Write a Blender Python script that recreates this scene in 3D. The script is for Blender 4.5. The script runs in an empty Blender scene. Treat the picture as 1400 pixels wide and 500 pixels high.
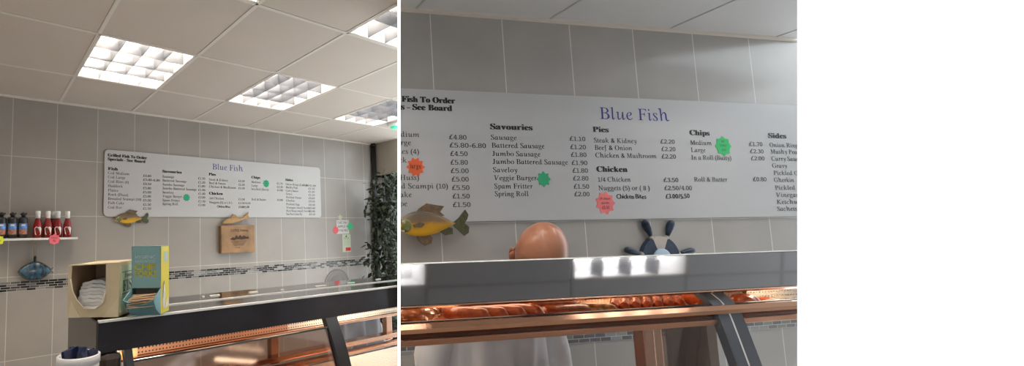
import bpy, bmesh, math, random
from mathutils import Vector, Matrix
from math import sin, cos, pi, radians as R
random.seed(7)
SC = bpy.context.scene
COL = SC.collection
EYE = 1.6                       # eye height above the floor
CEIL = 1.6 + 1.073              # ceiling height
PHI = math.atan2(-0.39526872, 0.91856553)   # heading of the second counter against the first

# ------------------------------------------------------------------ camera
CX, CY, F = 379.566, 267.135, 605.309
ex = Vector((0.83226443, -0.55402517, -0.01979982))
ey = Vector((0.03195856, 0.08360329, -0.99598652))
ez = Vector((0.55345693, 0.82829138, 0.0872859))
cam = bpy.data.cameras.new('camera')
cam.sensor_width = 36; cam.lens = F / 1400 * 36
cam.shift_x = (700 - CX) / 1400; cam.shift_y = (CY - 250) / 1400
cam.clip_start = 0.02
co = bpy.data.objects.new('camera', cam); COL.objects.link(co)
m = Matrix.Identity(4)
for i, v in enumerate((ex, -ey, -ez)):
    for k in range(3): m[k][i] = v[k]
m[2][3] = EYE
co.matrix_world = m
SC.camera = co
SC.view_settings.view_transform = 'Standard'; SC.view_settings.look = 'None'
SC.view_settings.exposure = 0; SC.view_settings.gamma = 1
SC.view_settings.use_curve_mapping = False

# ------------------------------------------------------------------ materials
MATS = {}
def mat(name, col, rough=.5, metal=0, spec=.5, var=0, scale=8, emit=None, es=0, alpha=1, bump=0, coat=0, trans=0):
    if name in MATS: return MATS[name]
    m = bpy.data.materials.new(name); m.use_nodes = True
    nt = m.node_tree; b = nt.nodes['Principled BSDF']
    b.inputs['Base Color'].default_value = (*col, 1)
    b.inputs['Roughness'].default_value = rough; b.inputs['Metallic'].default_value = metal
    b.inputs['Specular IOR Level'].default_value = spec
    b.inputs['Coat Weight'].default_value = coat
    b.inputs['Transmission Weight'].default_value = trans
    b.inputs['Alpha'].default_value = alpha
    if emit: b.inputs['Emission Color'].default_value = (*emit, 1); b.inputs['Emission Strength'].default_value = es
    if var or bump:
        tc = nt.nodes.new('ShaderNodeTexCoord'); n = nt.nodes.new('ShaderNodeTexNoise')
        n.inputs['Scale'].default_value = scale; n.inputs['Detail'].default_value = 5
        nt.links.new(tc.outputs['Object'], n.inputs['Vector'])
        if var:
            r = nt.nodes.new('ShaderNodeMapRange'); r.inputs['From Min'].default_value = .3; r.inputs['From Max'].default_value = .7
            r.inputs['To Min'].default_value = 1 - var; r.inputs['To Max'].default_value = 1 + var
            nt.links.new(n.outputs['Fac'], r.inputs['Value'])
            h = nt.nodes.new('ShaderNodeVectorMath'); h.operation = 'SCALE'; h.inputs[0].default_value = col
            nt.links.new(r.outputs['Result'], h.inputs['Scale']); nt.links.new(h.outputs['Vector'], b.inputs['Base Color'])
        if bump:
            bp = nt.nodes.new('ShaderNodeBump'); bp.inputs['Strength'].default_value = bump; bp.inputs['Distance'].default_value = .004
            nt.links.new(n.outputs['Fac'], bp.inputs['Height']); nt.links.new(bp.outputs['Normal'], b.inputs['Normal'])
    MATS[name] = m
    return m

def glass(name, tint, base=.06, rough=.03):
    """thin pane: lets light through with a tint and mirrors a little of the room"""
    if name in MATS: return MATS[name]
    m = bpy.data.materials.new(name); m.use_nodes = True; nt = m.node_tree; nt.nodes.clear()
    o = nt.nodes.new('ShaderNodeOutputMaterial'); t = nt.nodes.new('ShaderNodeBsdfTransparent'); g = nt.nodes.new('ShaderNodeBsdfGlossy')
    t.inputs['Color'].default_value = (*tint, 1); g.inputs['Roughness'].default_value = rough
    lw = nt.nodes.new('ShaderNodeLayerWeight'); lw.inputs['Blend'].default_value = .5
    p5 = nt.nodes.new('ShaderNodeMath'); p5.operation = 'POWER'; p5.inputs[1].default_value = 5
    a = nt.nodes.new('ShaderNodeMath'); a.operation = 'ADD'; a.inputs[1].default_value = base; a.use_clamp = True
    mx = nt.nodes.new('ShaderNodeMixShader')
    nt.links.new(lw.outputs['Facing'], p5.inputs[0]); nt.links.new(p5.outputs[0], a.inputs[0]); nt.links.new(a.outputs[0], mx.inputs['Fac'])
    nt.links.new(t.outputs[0], mx.inputs[1]); nt.links.new(g.outputs[0], mx.inputs[2]); nt.links.new(mx.outputs[0], o.inputs[0])
    MATS[name] = m
    return m

def brick_mat(name, c1, c2, mortar, w, h, ms, off, loc=(0, 0), rough=.3, mosaic=False, var=.06, bias=0):
    """glazed wall tiles laid in the x-z plane"""
    if name in MATS: return MATS[name]
    m = bpy.data.materials.new(name); m.use_nodes = True; nt = m.node_tree; b = nt.nodes['Principled BSDF']
    tc = nt.nodes.new('ShaderNodeTexCoord'); sp = nt.nodes.new('ShaderNodeSeparateXYZ'); cb = nt.nodes.new('ShaderNodeCombineXYZ')
    nt.links.new(tc.outputs['Object'], sp.inputs[0])
    for k, (ax, l) in enumerate((('X', loc[0]), ('Z', loc[1]))):
        s = nt.nodes.new('ShaderNodeMath'); s.operation = 'SUBTRACT'; s.inputs[1].default_value = l
        nt.links.new(sp.outputs[ax], s.inputs[0]); nt.links.new(s.outputs[0], cb.inputs[k])
    br = nt.nodes.new('ShaderNodeTexBrick'); nt.links.new(cb.outputs[0], br.inputs['Vector'])
    br.offset = off; br.inputs['Scale'].default_value = 1; br.inputs['Brick Width'].default_value = w; br.inputs['Row Height'].default_value = h
    br.inputs['Mortar Size'].default_value = ms; br.inputs['Mortar Smooth'].default_value = .1; br.inputs['Bias'].default_value = bias
    br.inputs['Mortar'].default_value = (*mortar, 1)
    if mosaic:
        br.inputs['Color1'].default_value = (0, 0, 0, 1); br.inputs['Color2'].default_value = (1, 1, 1, 1); br.inputs['Mortar'].default_value = (0, 0, 0, 1)
        rp = nt.nodes.new('ShaderNodeValToRGB'); rp.color_ramp.interpolation = 'CONSTANT'
        els = rp.color_ramp.elements; els[0].color = (*c1[0], 1); els[1].position = 1 / len(c1); els[1].color = (*c1[1], 1)
        for i in range(2, len(c1)): e = els.new(i / len(c1)); e.color = (*c1[i], 1)
        nt.links.new(br.outputs['Color'], rp.inputs[0])
        mx = nt.nodes.new('ShaderNodeMix'); mx.data_type = 'RGBA'; mx.inputs['B'].default_value = (*mortar, 1)
        nt.links.new(rp.outputs[0], mx.inputs['A']); nt.links.new(br.outputs['Fac'], mx.inputs['Factor'])
        nt.links.new(mx.outputs['Result'], b.inputs['Base Color'])
    else:
        br.inputs['Color1'].default_value = (*c1, 1); br.inputs['Color2'].default_value = (*c2, 1)
        n = nt.nodes.new('ShaderNodeTexNoise'); n.inputs['Scale'].default_value = 3; n.inputs['Detail'].default_value = 6
        nt.links.new(tc.outputs['Object'], n.inputs['Vector'])
        r = nt.nodes.new('ShaderNodeMapRange'); r.inputs['From Min'].default_value = .3; r.inputs['From Max'].default_value = .7
        r.inputs['To Min'].default_value = 1 - var; r.inputs['To Max'].default_value = 1 + var; nt.links.new(n.outputs['Fac'], r.inputs['Value'])
        s = nt.nodes.new('ShaderNodeVectorMath'); s.operation = 'SCALE'
        nt.links.new(br.outputs['Color'], s.inputs[0]); nt.links.new(r.outputs['Result'], s.inputs['Scale']); nt.links.new(s.outputs['Vector'], b.inputs['Base Color'])
    b.inputs['Roughness'].default_value = rough
    bp = nt.nodes.new('ShaderNodeBump'); bp.inputs['Strength'].default_value = .3; bp.inputs['Distance'].default_value = .002; bp.invert = True
    nt.links.new(br.outputs['Fac'], bp.inputs['Height']); nt.links.new(bp.outputs['Normal'], b.inputs['Normal'])
    MATS[name] = m
    return m

def axis_ramp(name, axis, stops, lo, hi, rough=.5, wob=.0, spec=.4, metal=0):
    """painted colour bands along one axis of the thing itself (paint on a carved fish)"""
    m = bpy.data.materials.new(name); m.use_nodes = True; nt = m.node_tree; b = nt.nodes['Principled BSDF']
    tc = nt.nodes.new('ShaderNodeTexCoord'); sp = nt.nodes.new('ShaderNodeSeparateXYZ'); nt.links.new(tc.outputs['Object'], sp.inputs[0])
    n = nt.nodes.new('ShaderNodeTexNoise'); n.inputs['Scale'].default_value = 30; nt.links.new(tc.outputs['Object'], n.inputs['Vector'])
    ma = nt.nodes.new('ShaderNodeMath'); ma.operation = 'MULTIPLY_ADD'; ma.inputs[1].default_value = wob
    nt.links.new(n.outputs['Fac'], ma.inputs[0]); nt.links.new(sp.outputs[axis], ma.inputs[2])
    mr = nt.nodes.new('ShaderNodeMapRange'); mr.inputs['From Min'].default_value = lo; mr.inputs['From Max'].default_value = hi
    nt.links.new(ma.outputs[0], mr.inputs['Value'])
    rp = nt.nodes.new('ShaderNodeValToRGB'); els = rp.color_ramp.elements
    els[0].position = stops[0][0]; els[0].color = (*stops[0][1], 1); els[1].position = stops[-1][0]; els[1].color = (*stops[-1][1], 1)
    for p, c in stops[1:-1]: e = els.new(p); e.color = (*c, 1)
    nt.links.new(mr.outputs[0], rp.inputs[0]); nt.links.new(rp.outputs[0], b.inputs['Base Color'])
    b.inputs['Roughness'].default_value = rough; b.inputs['Specular IOR Level'].default_value = spec; b.inputs['Metallic'].default_value = metal
    return m

# ------------------------------------------------------------------ mesh helpers
def box(bm, x0, x1, y0, y1, z0, z1, bev=0, M=None):
    r = bmesh.ops.create_cube(bm, size=1)
    vs = r['verts']
    bmesh.ops.scale(bm, vec=(x1 - x0, y1 - y0, z1 - z0), verts=vs)
    bmesh.ops.translate(bm, vec=((x0 + x1) / 2, (y0 + y1) / 2, (z0 + z1) / 2), verts=vs)
    if bev:
        es = list({e for v in vs for e in v.link_edges})
        g = bmesh.ops.bevel(bm, geom=es, offset=bev, segments=2, affect='EDGES', profile=.5)
        vs = list({v for f in g['faces'] for v in f.verts} | {v for v in vs if v.is_valid})
    if M is not None: bmesh.ops.transform(bm, matrix=M, verts=vs)
    return vs

def prism(bm, pts, fn0, fn1, mi=0):
    """closed outline pts (2-D) placed by fn0 (front) and fn1 (back)"""
    a = [bm.verts.new(fn0(*p)) for p in pts]; b = [bm.verts.new(fn1(*p)) for p in pts]
    fs = [bm.faces.new(a), bm.faces.new(b[::-1])]
    n = len(pts)
    for i in range(n): fs.append(bm.faces.new((a[i], b[i], b[(i + 1) % n], a[(i + 1) % n])))
    for f in fs: f.material_index = mi
    return a + b

def xz(bm, pts, y0, y1, mi=0): return prism(bm, pts, lambda x, z: (x, y0, z), lambda x, z: (x, y1, z), mi)
def yz(bm, pts, x0, x1, mi=0): return prism(bm, pts, lambda y, z: (x0, y, z), lambda y, z: (x1, y, z), mi)

def tube(bm, pts, r, n=10, caps=True, rs=None):
    pts = [Vector(p) for p in pts]; rings = []
    up = None
    for i, p in enumerate(pts):
        d = (pts[min(i + 1, len(pts) - 1)] - pts[max(i - 1, 0)]).normalized()
        if up is None: up = Vector((0, 0, 1)) if abs(d.z) < .9 else Vector((1, 0, 0))
        a = d.cross(up).normalized(); b = a.cross(d).normalized(); up = b
        rr = rs[i] if rs else r
        rings.append([bm.verts.new(p + a * rr * cos(2 * pi * k / n) + b * rr * sin(2 * pi * k / n)) for k in range(n)])
    for i in range(len(rings) - 1):
        for k in range(n):
            f = bm.faces.new((rings[i][k], rings[i][(k + 1) % n], rings[i + 1][(k + 1) % n], rings[i + 1][k])); f.smooth = True
    if caps: bm.faces.new(rings[0][::-1]); bm.faces.new(rings[-1])
    return rings

def lathe(bm, prof, n=32, c=(0, 0, 0), axis='z', sx=1, sy=1, mis=None):
    """revolve (radius, height) pairs"""
    rings = []
    for r, h in prof:
        ring = []
        for k in range(n):
            t = 2 * pi * k / n; a, b = r * cos(t) * sx, r * sin(t) * sy
            p = (a, b, h) if axis == 'z' else (a, h, b)
            ring.append(bm.verts.new((p[0] + c[0], p[1] + c[1], p[2] + c[2])))
        rings.append(ring)
    for i in range(len(rings) - 1):
        for k in range(n):
            f = bm.faces.new((rings[i][k], rings[i][(k + 1) % n], rings[i + 1][(k + 1) % n], rings[i + 1][k])); f.smooth = True
            if mis: f.material_index = mis[i]
    bm.faces.new(rings[0][::-1]); bm.faces.new(rings[-1])

ROOM = {}                       # object -> 'A' or 'B', for trimming at the ends of each half
def obj(name, bm, mats, parent=None, room='A', smooth=None):
    bmesh.ops.recalc_face_normals(bm, faces=bm.faces)
    me = bpy.data.meshes.new(name); bm.to_mesh(me); bm.free()
    for mm in (mats if isinstance(mats, (list, tuple)) else [mats]): me.materials.append(mm)
    if smooth is not None:
        for p in me.polygons: p.use_smooth = smooth
        if smooth: me.set_sharp_from_angle(angle=R(38))
    o = bpy.data.objects.new(name, me); COL.objects.link(o)
    if parent: o.parent = parent; ROOM[o] = ROOM.get(parent, room)
    else: ROOM[o] = room
    return o

def place(o, room, loc, rz=0):
    """x along the wall, y towards the wall, z above the floor, in the frame of counter A or B"""
    if room in 'BFG' or room == 'N' and loc != (0, 0, 0):
        c, s = cos(PHI), sin(PHI)
        o.location = (loc[0] * c - loc[1] * s, loc[0] * s + loc[1] * c, loc[2]); o.rotation_euler = (0, 0, PHI + rz)
    else: o.location = loc; o.rotation_euler = (0, 0, rz)
    ROOM[o] = room
    return o

def tag(o, label, cat, group=None, kind=None):
    if label: o['label'] = label
    if cat: o['category'] = cat
    if group: o['group'] = group
    if kind: o['kind'] = kind
    return o

def thing(name, label, cat, room, loc, rz=0, group=None):
    o = bpy.data.objects.new(name, None); COL.objects.link(o); o.empty_display_size = .05
    place(o, room, loc, rz); tag(o, label, cat, group)
    return o

def struct(name, bm, mats, room='A', smooth=None):
    o = obj(name, bm, mats, None, room, smooth); place(o, room, (0, 0, 0)); o['kind'] = 'structure'
    return o

def dup(root, room=None, loc=None, rz=0, label=None, group=None):
    r = root.copy(); COL.objects.link(r); ROOM[r] = room or ROOM[root]
    if loc: place(r, ROOM[r], loc, rz)
    if label: r['label'] = label
    if group: r['group'] = group
    for ch in list(root.children):
        c = ch.copy(); COL.objects.link(c); c.parent = r; ROOM[c] = ROOM[r]
        for g in ch.children:
            d = g.copy(); COL.objects.link(d); d.parent = c; ROOM[d] = ROOM[r]
    return r

NB = bmesh.new
# ------------------------------------------------------------------ lettering
GL = {}
def glyph(ch, st):
    k = (ch, st)
    if k in GL: return GL[k]
    c = ch; sh = 0
    if st == 'mono':
        if ch.isupper(): c = chr(0x1D670 + ord(ch) - 65)
        elif ch.islower(): c = chr(0x1D68A + ord(ch) - 97)
        elif ch.isdigit(): c = chr(0x1D7F6 + ord(ch) - 48)
    elif st == 'bold':
        if ch.isupper(): c = chr(0x1D400 + ord(ch) - 65)
        elif ch.islower(): c = chr(0x1D41A + ord(ch) - 97)
        elif ch.isdigit(): c = chr(0x1D7CE + ord(ch) - 48)
    elif st == 'item' and ch.isdigit(): c = chr(0x1D7F6 + ord(ch) - 48)
    elif st in ('serif', 'item'):
        if ch == 'h': c = '\u210e'; sh = -.25
        elif ch.isupper(): c = chr(0x1D434 + ord(ch) - 65); sh = -.25
        elif ch.islower(): c = chr(0x1D44E + ord(ch) - 97); sh = -.25
    cu = bpy.data.curves.new('g', 'FONT'); cu.body = c; cu.resolution_u = 2; cu.shear = sh
    o = bpy.data.objects.new('g', cu); me = o.to_mesh()
    vs = [(v.co.x, v.co.y) for v in me.vertices]; fs = [tuple(p.vertices) for p in me.polygons]
    o.to_mesh_clear(); bpy.data.objects.remove(o); bpy.data.curves.remove(cu)
    x0 = min((v[0] for v in vs), default=0); x1 = max((v[0] for v in vs), default=0)
    GL[k] = ([(x - x0, y) for x, y in vs], fs, x1 - x0)
    return GL[k]

CAPH = {}
def write(bm, s, x0, z0, cap, st='mono', x1=None, y=0, mi=0, jit=0, centre=False, plane='xz', gap=None, squeeze=.85):
    """letters standing in the x-z plane (facing -y) from x0 along the baseline z0; cap = capital height"""
    if st not in CAPH: CAPH[st] = max(v[1] for v in glyph('H', st)[0])
    k = cap / CAPH[st]; g = gap if gap is not None else {'mono': .09, 'bold': .05, 'serif': .06, 'sans': .09, 'item': .075}[st]
    items = []; x = 0
    for ch in s:
        if ch == ' ': x += .28; continue
        vs, fs, w = glyph(ch, st); items.append((x, vs, fs)); x += w + g
    tot = max(x - g, 1e-6)
    kx = (x1 - x0) / tot if x1 is not None else k * squeeze
    if centre: x0 -= tot * kx / 2
    for px, vs, fs in items:
        dz = random.uniform(-jit, jit)
        bv = [bm.verts.new((x0 + (px + a) * kx, y, z0 + b * k + dz)) for a, b in vs]
        for f in fs:
            try: ff = bm.faces.new([bv[i] for i in f]); ff.material_index = mi
            except ValueError: pass

def letters(name, bm, mats, parent, label=None):
    """finish a lettering mesh: faces turned to -y"""
    for f in bm.faces: f.normal_update()
    fl = [f for f in bm.faces if f.normal.y > 0]
    bmesh.ops.reverse_faces(bm, faces=fl)
    me = bpy.data.meshes.new(name); bm.to_mesh(me); bm.free()
    for mm in mats: me.materials.append(mm)
    o = bpy.data.objects.new(name, me); COL.objects.link(o); o.parent = parent; ROOM[o] = ROOM[parent]
    if label: o['label'] = label
    return o

def skin(verts, edges, radii, root=0, sub=2):
    me = bpy.data.meshes.new('s'); me.from_pydata([Vector(v) for v in verts], edges, []); me.update()
    o = bpy.data.objects.new('s', me); COL.objects.link(o)
    md = o.modifiers.new('k', 'SKIN'); md.use_smooth_shade = True
    for i, v in enumerate(me.skin_vertices[0].data):
        r = radii[i]; v.radius = r if isinstance(r, tuple) else (r, r); v.use_root = (i == root)
    sb = o.modifiers.new('u', 'SUBSURF'); sb.levels = sub; sb.render_levels = sub
    dg = bpy.context.evaluated_depsgraph_get(); dg.update()
    ev = o.evaluated_get(dg); bm = bmesh.new(); bm.from_mesh(ev.to_mesh()); ev.to_mesh_clear()
    bpy.data.objects.remove(o); bpy.data.meshes.remove(me)
    for f in bm.faces: f.smooth = True
    return bm
# ================================================================== materials
M_tileA = brick_mat('glazed_wall_tile_warm', (.355, .322, .285), (.33, .30, .265), (.60, .56, .50), .3015, .4454, .0022, 0, (.166, 1.774 - .4454 * 6), rough=.3)
M_tileA2 = brick_mat('glazed_wall_tile_lower', (.355, .322, .285), (.33, .30, .265), (.60, .56, .50), .3015, .4902, .0022, 0, (.166, .734 - .4902 * 4), rough=.27)
M_tileB = brick_mat('glazed_wall_tile_cool', (.36, .35, .345), (.345, .335, .33), (.68, .68, .67), .3945, .55, .003, 0, (1.131 - .3945 * 3, 1.615 - .55 * 3), rough=.22)
MOS = [(.012, .012, .014), (.10, .095, .09), (.02, .02, .022), (.20, .19, .17), (.05, .04, .04), (.30, .28, .25), (.015, .015, .015)]
M_mosA = brick_mat('mosaic_strip', MOS, None, (.45, .43, .40), .062, .0176, .0016, .37, (0, 1.2242), rough=.15, mosaic=True)
MOSB = [(.10, .10, .105), (.22, .23, .21), (.13, .13, .14), (.27, .28, .29), (.17, .18, .17), (.11, .11, .13)]
M_mosB = brick_mat('mosaic_strip_large', MOSB, None, (.50, .50, .49), .062, .0315, .0022, .5, (0, 1.0865), rough=.15, mosaic=True)
M_ceil = mat('ceiling_tile', (.58, .505, .435), .85, var=.03, scale=2)
M_tbar = mat('ceiling_grid_paint', (.70, .64, .57), .6)
M_beige = mat('beige_paint', (.40, .35, .28), .7)
M_dark = mat('recess_shade', (.02, .02, .02), .8)  # shade of the opening behind the ivy, put into the colour
M_floor = mat('vinyl_floor', (.42, .38, .34), .4, var=.1)
M_black = mat('black_metal', (.012, .012, .013), .35)
M_steel = mat('brushed_steel', (.36, .35, .34), .22, metal=1, var=.04, scale=40)
M_deck = mat('polished_deck', (.30, .285, .265), .05, metal=1)
M_hoodA = mat('dark_hood_enamel', (.028, .028, .034), .2, spec=.4, coat=.1, var=.15, scale=6)
M_hoodB = mat('grey_hood_mirror', (.27, .27, .28), .05, metal=1)
M_edge = mat('bright_edge', (.90, .90, .88), .35)
M_railc = mat('lamp_tint_polished', (.56, .30, .19), .10, metal=1)  # steel rail with the orange lamp light put into its colour
M_lamptint = mat('lamp_tinted_steel', (.66, .40, .28), .2, metal=1)  # heat-lamp orange put into the steel's base colour
M_lamptintd = mat('lamp_tint_dark', (.16, .055, .03), .3, metal=1)  # same lamp-tinted steel, shade of the gap between rails put into the colour
M_frame = mat('black_frame', (.02, .022, .026), .3)
M_frameB = mat('slate_frame', (.10, .115, .14), .35)
M_white = mat('white_gloss', (.80, .79, .76), .35)
M_cell = mat('louvre_aluminium', (.070, .076, .090), .25, spec=.8)
M_refl = mat('fixture_reflector', (.80, .80, .80), .35)
M_tube = mat('fluorescent_tube', (1, 1, 1), .5, emit=(1, .88, .74), es=120)
M_tubeB = mat('fluorescent_tube_cool', (1, 1, 1), .5, emit=(1, .96, .92), es=48)
M_heat = mat('heat_lamp', (1, .8, .6), .5, emit=(1, .70, .46), es=11)
M_heatw = mat('heat_lamp_white', (1, .9, .8), .5, emit=(1, .86, .70), es=48)
M_glassclear = glass('cabinet_glass', (.97, .97, .97), .03)
M_bronze = glass('bronze_glass', (.66, .54, .47), .12, .08)

# ================================================================== room A shell
AX = (-1.6, 6.0)
bm = NB(); box(bm, AX[0], 4.24, 3.8, 3.9, 1.2942, CEIL + .1)
struct('wall_back', bm, M_tileA)
bm = NB(); box(bm, AX[0], 4.24, 3.8, 3.9, 0, 1.2242); struct('wall_back_lower', bm, M_tileA2)
bm = NB(); box(bm, AX[0], 4.24, 3.797, 3.9, 1.2242, 1.2942); struct('trim_1', bm, M_mosA)
bm = NB(); box(bm, AX[0] - .1, AX[0], -2, 3.9, 0, CEIL + .1); struct('wall_left', bm, mat('plain_wall', (.5, .47, .43), .7))
bm = NB(); box(bm, AX[0] - .1, 7.0, -2.3, -2.2, 0, CEIL + .1); struct('wall_rear', bm, mat('plain_wall_rear', (.30, .28, .26), .7), 'N')
bm = NB(); box(bm, 3.96, 4.06, 1.5, 3.9, 1.6 + .67, CEIL + .1); struct('wall_right', bm, [M_beige])
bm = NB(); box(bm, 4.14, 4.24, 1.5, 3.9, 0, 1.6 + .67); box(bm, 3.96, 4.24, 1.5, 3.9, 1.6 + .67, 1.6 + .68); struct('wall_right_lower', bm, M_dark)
bm = NB(); box(bm, AX[0] - .1, 4.2, -2.1, 3.9, -.1, 0); struct('floor', bm, M_floor)
# ceiling tiles, with openings where the light fittings sit
GX = [.448 + .5215 * k for k in range(-4, 8)]; GX = [1.073 * g for g in GX]
GY = [1.073 * g for g in (-1.72, -1.05, -.38, .285, .93, 1.58, 2.222, 2.90, 3.545)]
FIX = [(4, 6), (4, 4), (6, 6), (6, 4), (8, 6), (8, 4), (4, 2), (2, 4), (2, 6), (2, 2), (6, 2)]          # (column, row) of each fitting; the last three are unseen, added for brightness
def ceil_panel(bm, x0, x1, y0, y1, z=CEIL, t=.02): box(bm, x0, x1, y0, y1, z, z + t)
bm = NB(); xs = [AX[0]] + [g for g in GX if AX[0] < g < 4.0] + [4.06]; ys = [-2.0] + [g for g in GY if g > -2] + [3.82]
hole = {(round(GX[c], 4), round(GY[r], 4)) for c, r in FIX}
for i in range(len(xs) - 1):
    for j in range(len(ys) - 1):
        if (round(xs[i], 4), round(ys[j], 4)) in hole: continue
        ceil_panel(bm, xs[i], xs[i + 1], ys[j], ys[j + 1])
struct('ceiling', bm, M_ceil)
bm = NB()
for x in xs[1:-1]: box(bm, x - .010, x + .010, -2, 3.8, CEIL - .003, CEIL)
for y in ys[1:-1]: box(bm, AX[0], 3.95, y - .010, y + .010, CEIL - .0035, CEIL)
struct('trim_2', bm, M_tbar)
bm = NB(); box(bm, AX[0], 3.95, 3.775, 3.8, CEIL - .012, CEIL)
struct('trim_3', bm, M_tbar)

def fixture(room, x0, x1, y0, y1, label, tube_mat, nx=4, ny=4, depth=.13, room2=None):
    w, d = x1 - x0, y1 - y0; zc = CEIL
    t = thing('ceiling_light', label, 'ceiling light', room2 or room, (x0 + w / 2, y0 + d / 2, zc), group='square louvred ceiling lights')
    hw, hd = w / 2 - .012, d / 2 - .012
    bm = NB()
    box(bm, -hw, hw, -hd, hd, depth + .02, depth + .03)
    for s in (-1, 1):
        box(bm, s * hw - .004, s * hw + .004, -hd, hd, 0, depth + .02); box(bm, -hw, hw, s * hd - .004, s * hd + .004, 0, depth + .02)
    obj('housing', bm, M_refl, t)
    bm = NB(); e = .014
    for s in (-1, 1):
        box(bm, s * (hw + .006) - e / 2, s * (hw + .006) + e / 2, -hd - e, hd + e, -.004, .006)
        box(bm, -hw - e, hw + e, s * (hd + .006) - e / 2, s * (hd + .006) + e / 2, -.004, .006)
    obj('trim_frame', bm, M_tbar, t)
    bm = NB()
    # blades curve like shallow wedges: thick at the top, thin at the lower lip
    for i in range(nx + 1):
        x = -hw + 2 * hw * i / nx
        if 0 < i < nx: prism(bm, [(-.0012, 0), (.0012, 0), (.004, .078), (-.004, .078)], lambda a, b: (x + a, -hd, b), lambda a, b: (x + a, hd, b))
    for j in range(ny + 1):
        y = -hd + 2 * hd * j / ny
        if 0 < j < ny: prism(bm, [(-.0012, 0), (.0012, 0), (.004, .078), (-.004, .078)], lambda a, b: (-hw, y + a, b), lambda a, b: (hw, y + a, b))
    obj('louvre', bm, M_cell, t)
    for j in range(ny):
        bm = NB(); y = -hd + 2 * hd * (j + .5) / ny
        tube(bm, [(-hw + .03, y, depth - .018), (hw - .03, y, depth - .018)], .008, 8)
        obj('lamp_tube', bm, tube_mat, t)
    return t

FL = {(4, 6): 'square louvred ceiling light nearest the tiled wall, above the sauce shelf side of the menu board',
      (4, 4): 'louvred ceiling light cut off by the top edge, before the large near one',
      (6, 6): 'louvred ceiling light midway along the wall, above the round end of the menu title',
      (6, 4): 'brightest louvred ceiling light, in the top corner by the white divide',
      (8, 6): 'farthest louvred ceiling light, beside the green exit lamp',
      (8, 4): 'louvred ceiling light behind the camera side', (4, 2): 'louvred ceiling light over the shop floor', (2, 4): 'louvred ceiling light towards the shop window',
      (2, 6): 'added unseen louvred fill light over the sauce bottles, out past the shelf', (2, 2): 'added unseen louvred fill light in the corner behind the customer', (6, 2): 'added unseen louvred fill light over the customer side of the far counter'}
FL[(4, 6)] = 'large louvred ceiling light directly above the left end of the first menu board'
FL[(6, 6)] = 'louvred ceiling light second along the wall row, above the blue title'
for c, r in FIX: fixture('A', GX[c], GX[c + 1], GY[r], GY[r + 1], FL[(c, r)], M_tube)

# black corner pipe
bm = NB(); tube(bm, [(3.925, 3.765, 1.0), (3.925, 3.765, CEIL)], .03, 14); tube(bm, [(3.925, 3.765, 2.64), (3.925, 3.765, 2.655)], .036, 14)
o = obj('corner_pipe', bm, M_black); place(o, 'A', (0, 0, 0)); tag(o, 'black vertical pipe in the corner between tiled wall and ivy', 'pipe')
# exit lamp
t = thing('exit_lamp', 'small round ceiling lamp glowing green by the far ceiling light', 'lamp', 'A', (3.362, 2.93, CEIL))
bm = NB(); lathe(bm, [(.07, 0), (.07, -.02), (.05, -.035), (.0, -.035)][:3], 24); obj('lamp_base', bm, M_white, t)
bm = NB(); lathe(bm, [(.040, -.034), (.036, -.050), (.02, -.060)], 24); obj('green_lens', bm, mat('green_lens', (.1, .7, .4), .3, emit=(.1, 1, .55), es=.35), t)

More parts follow.
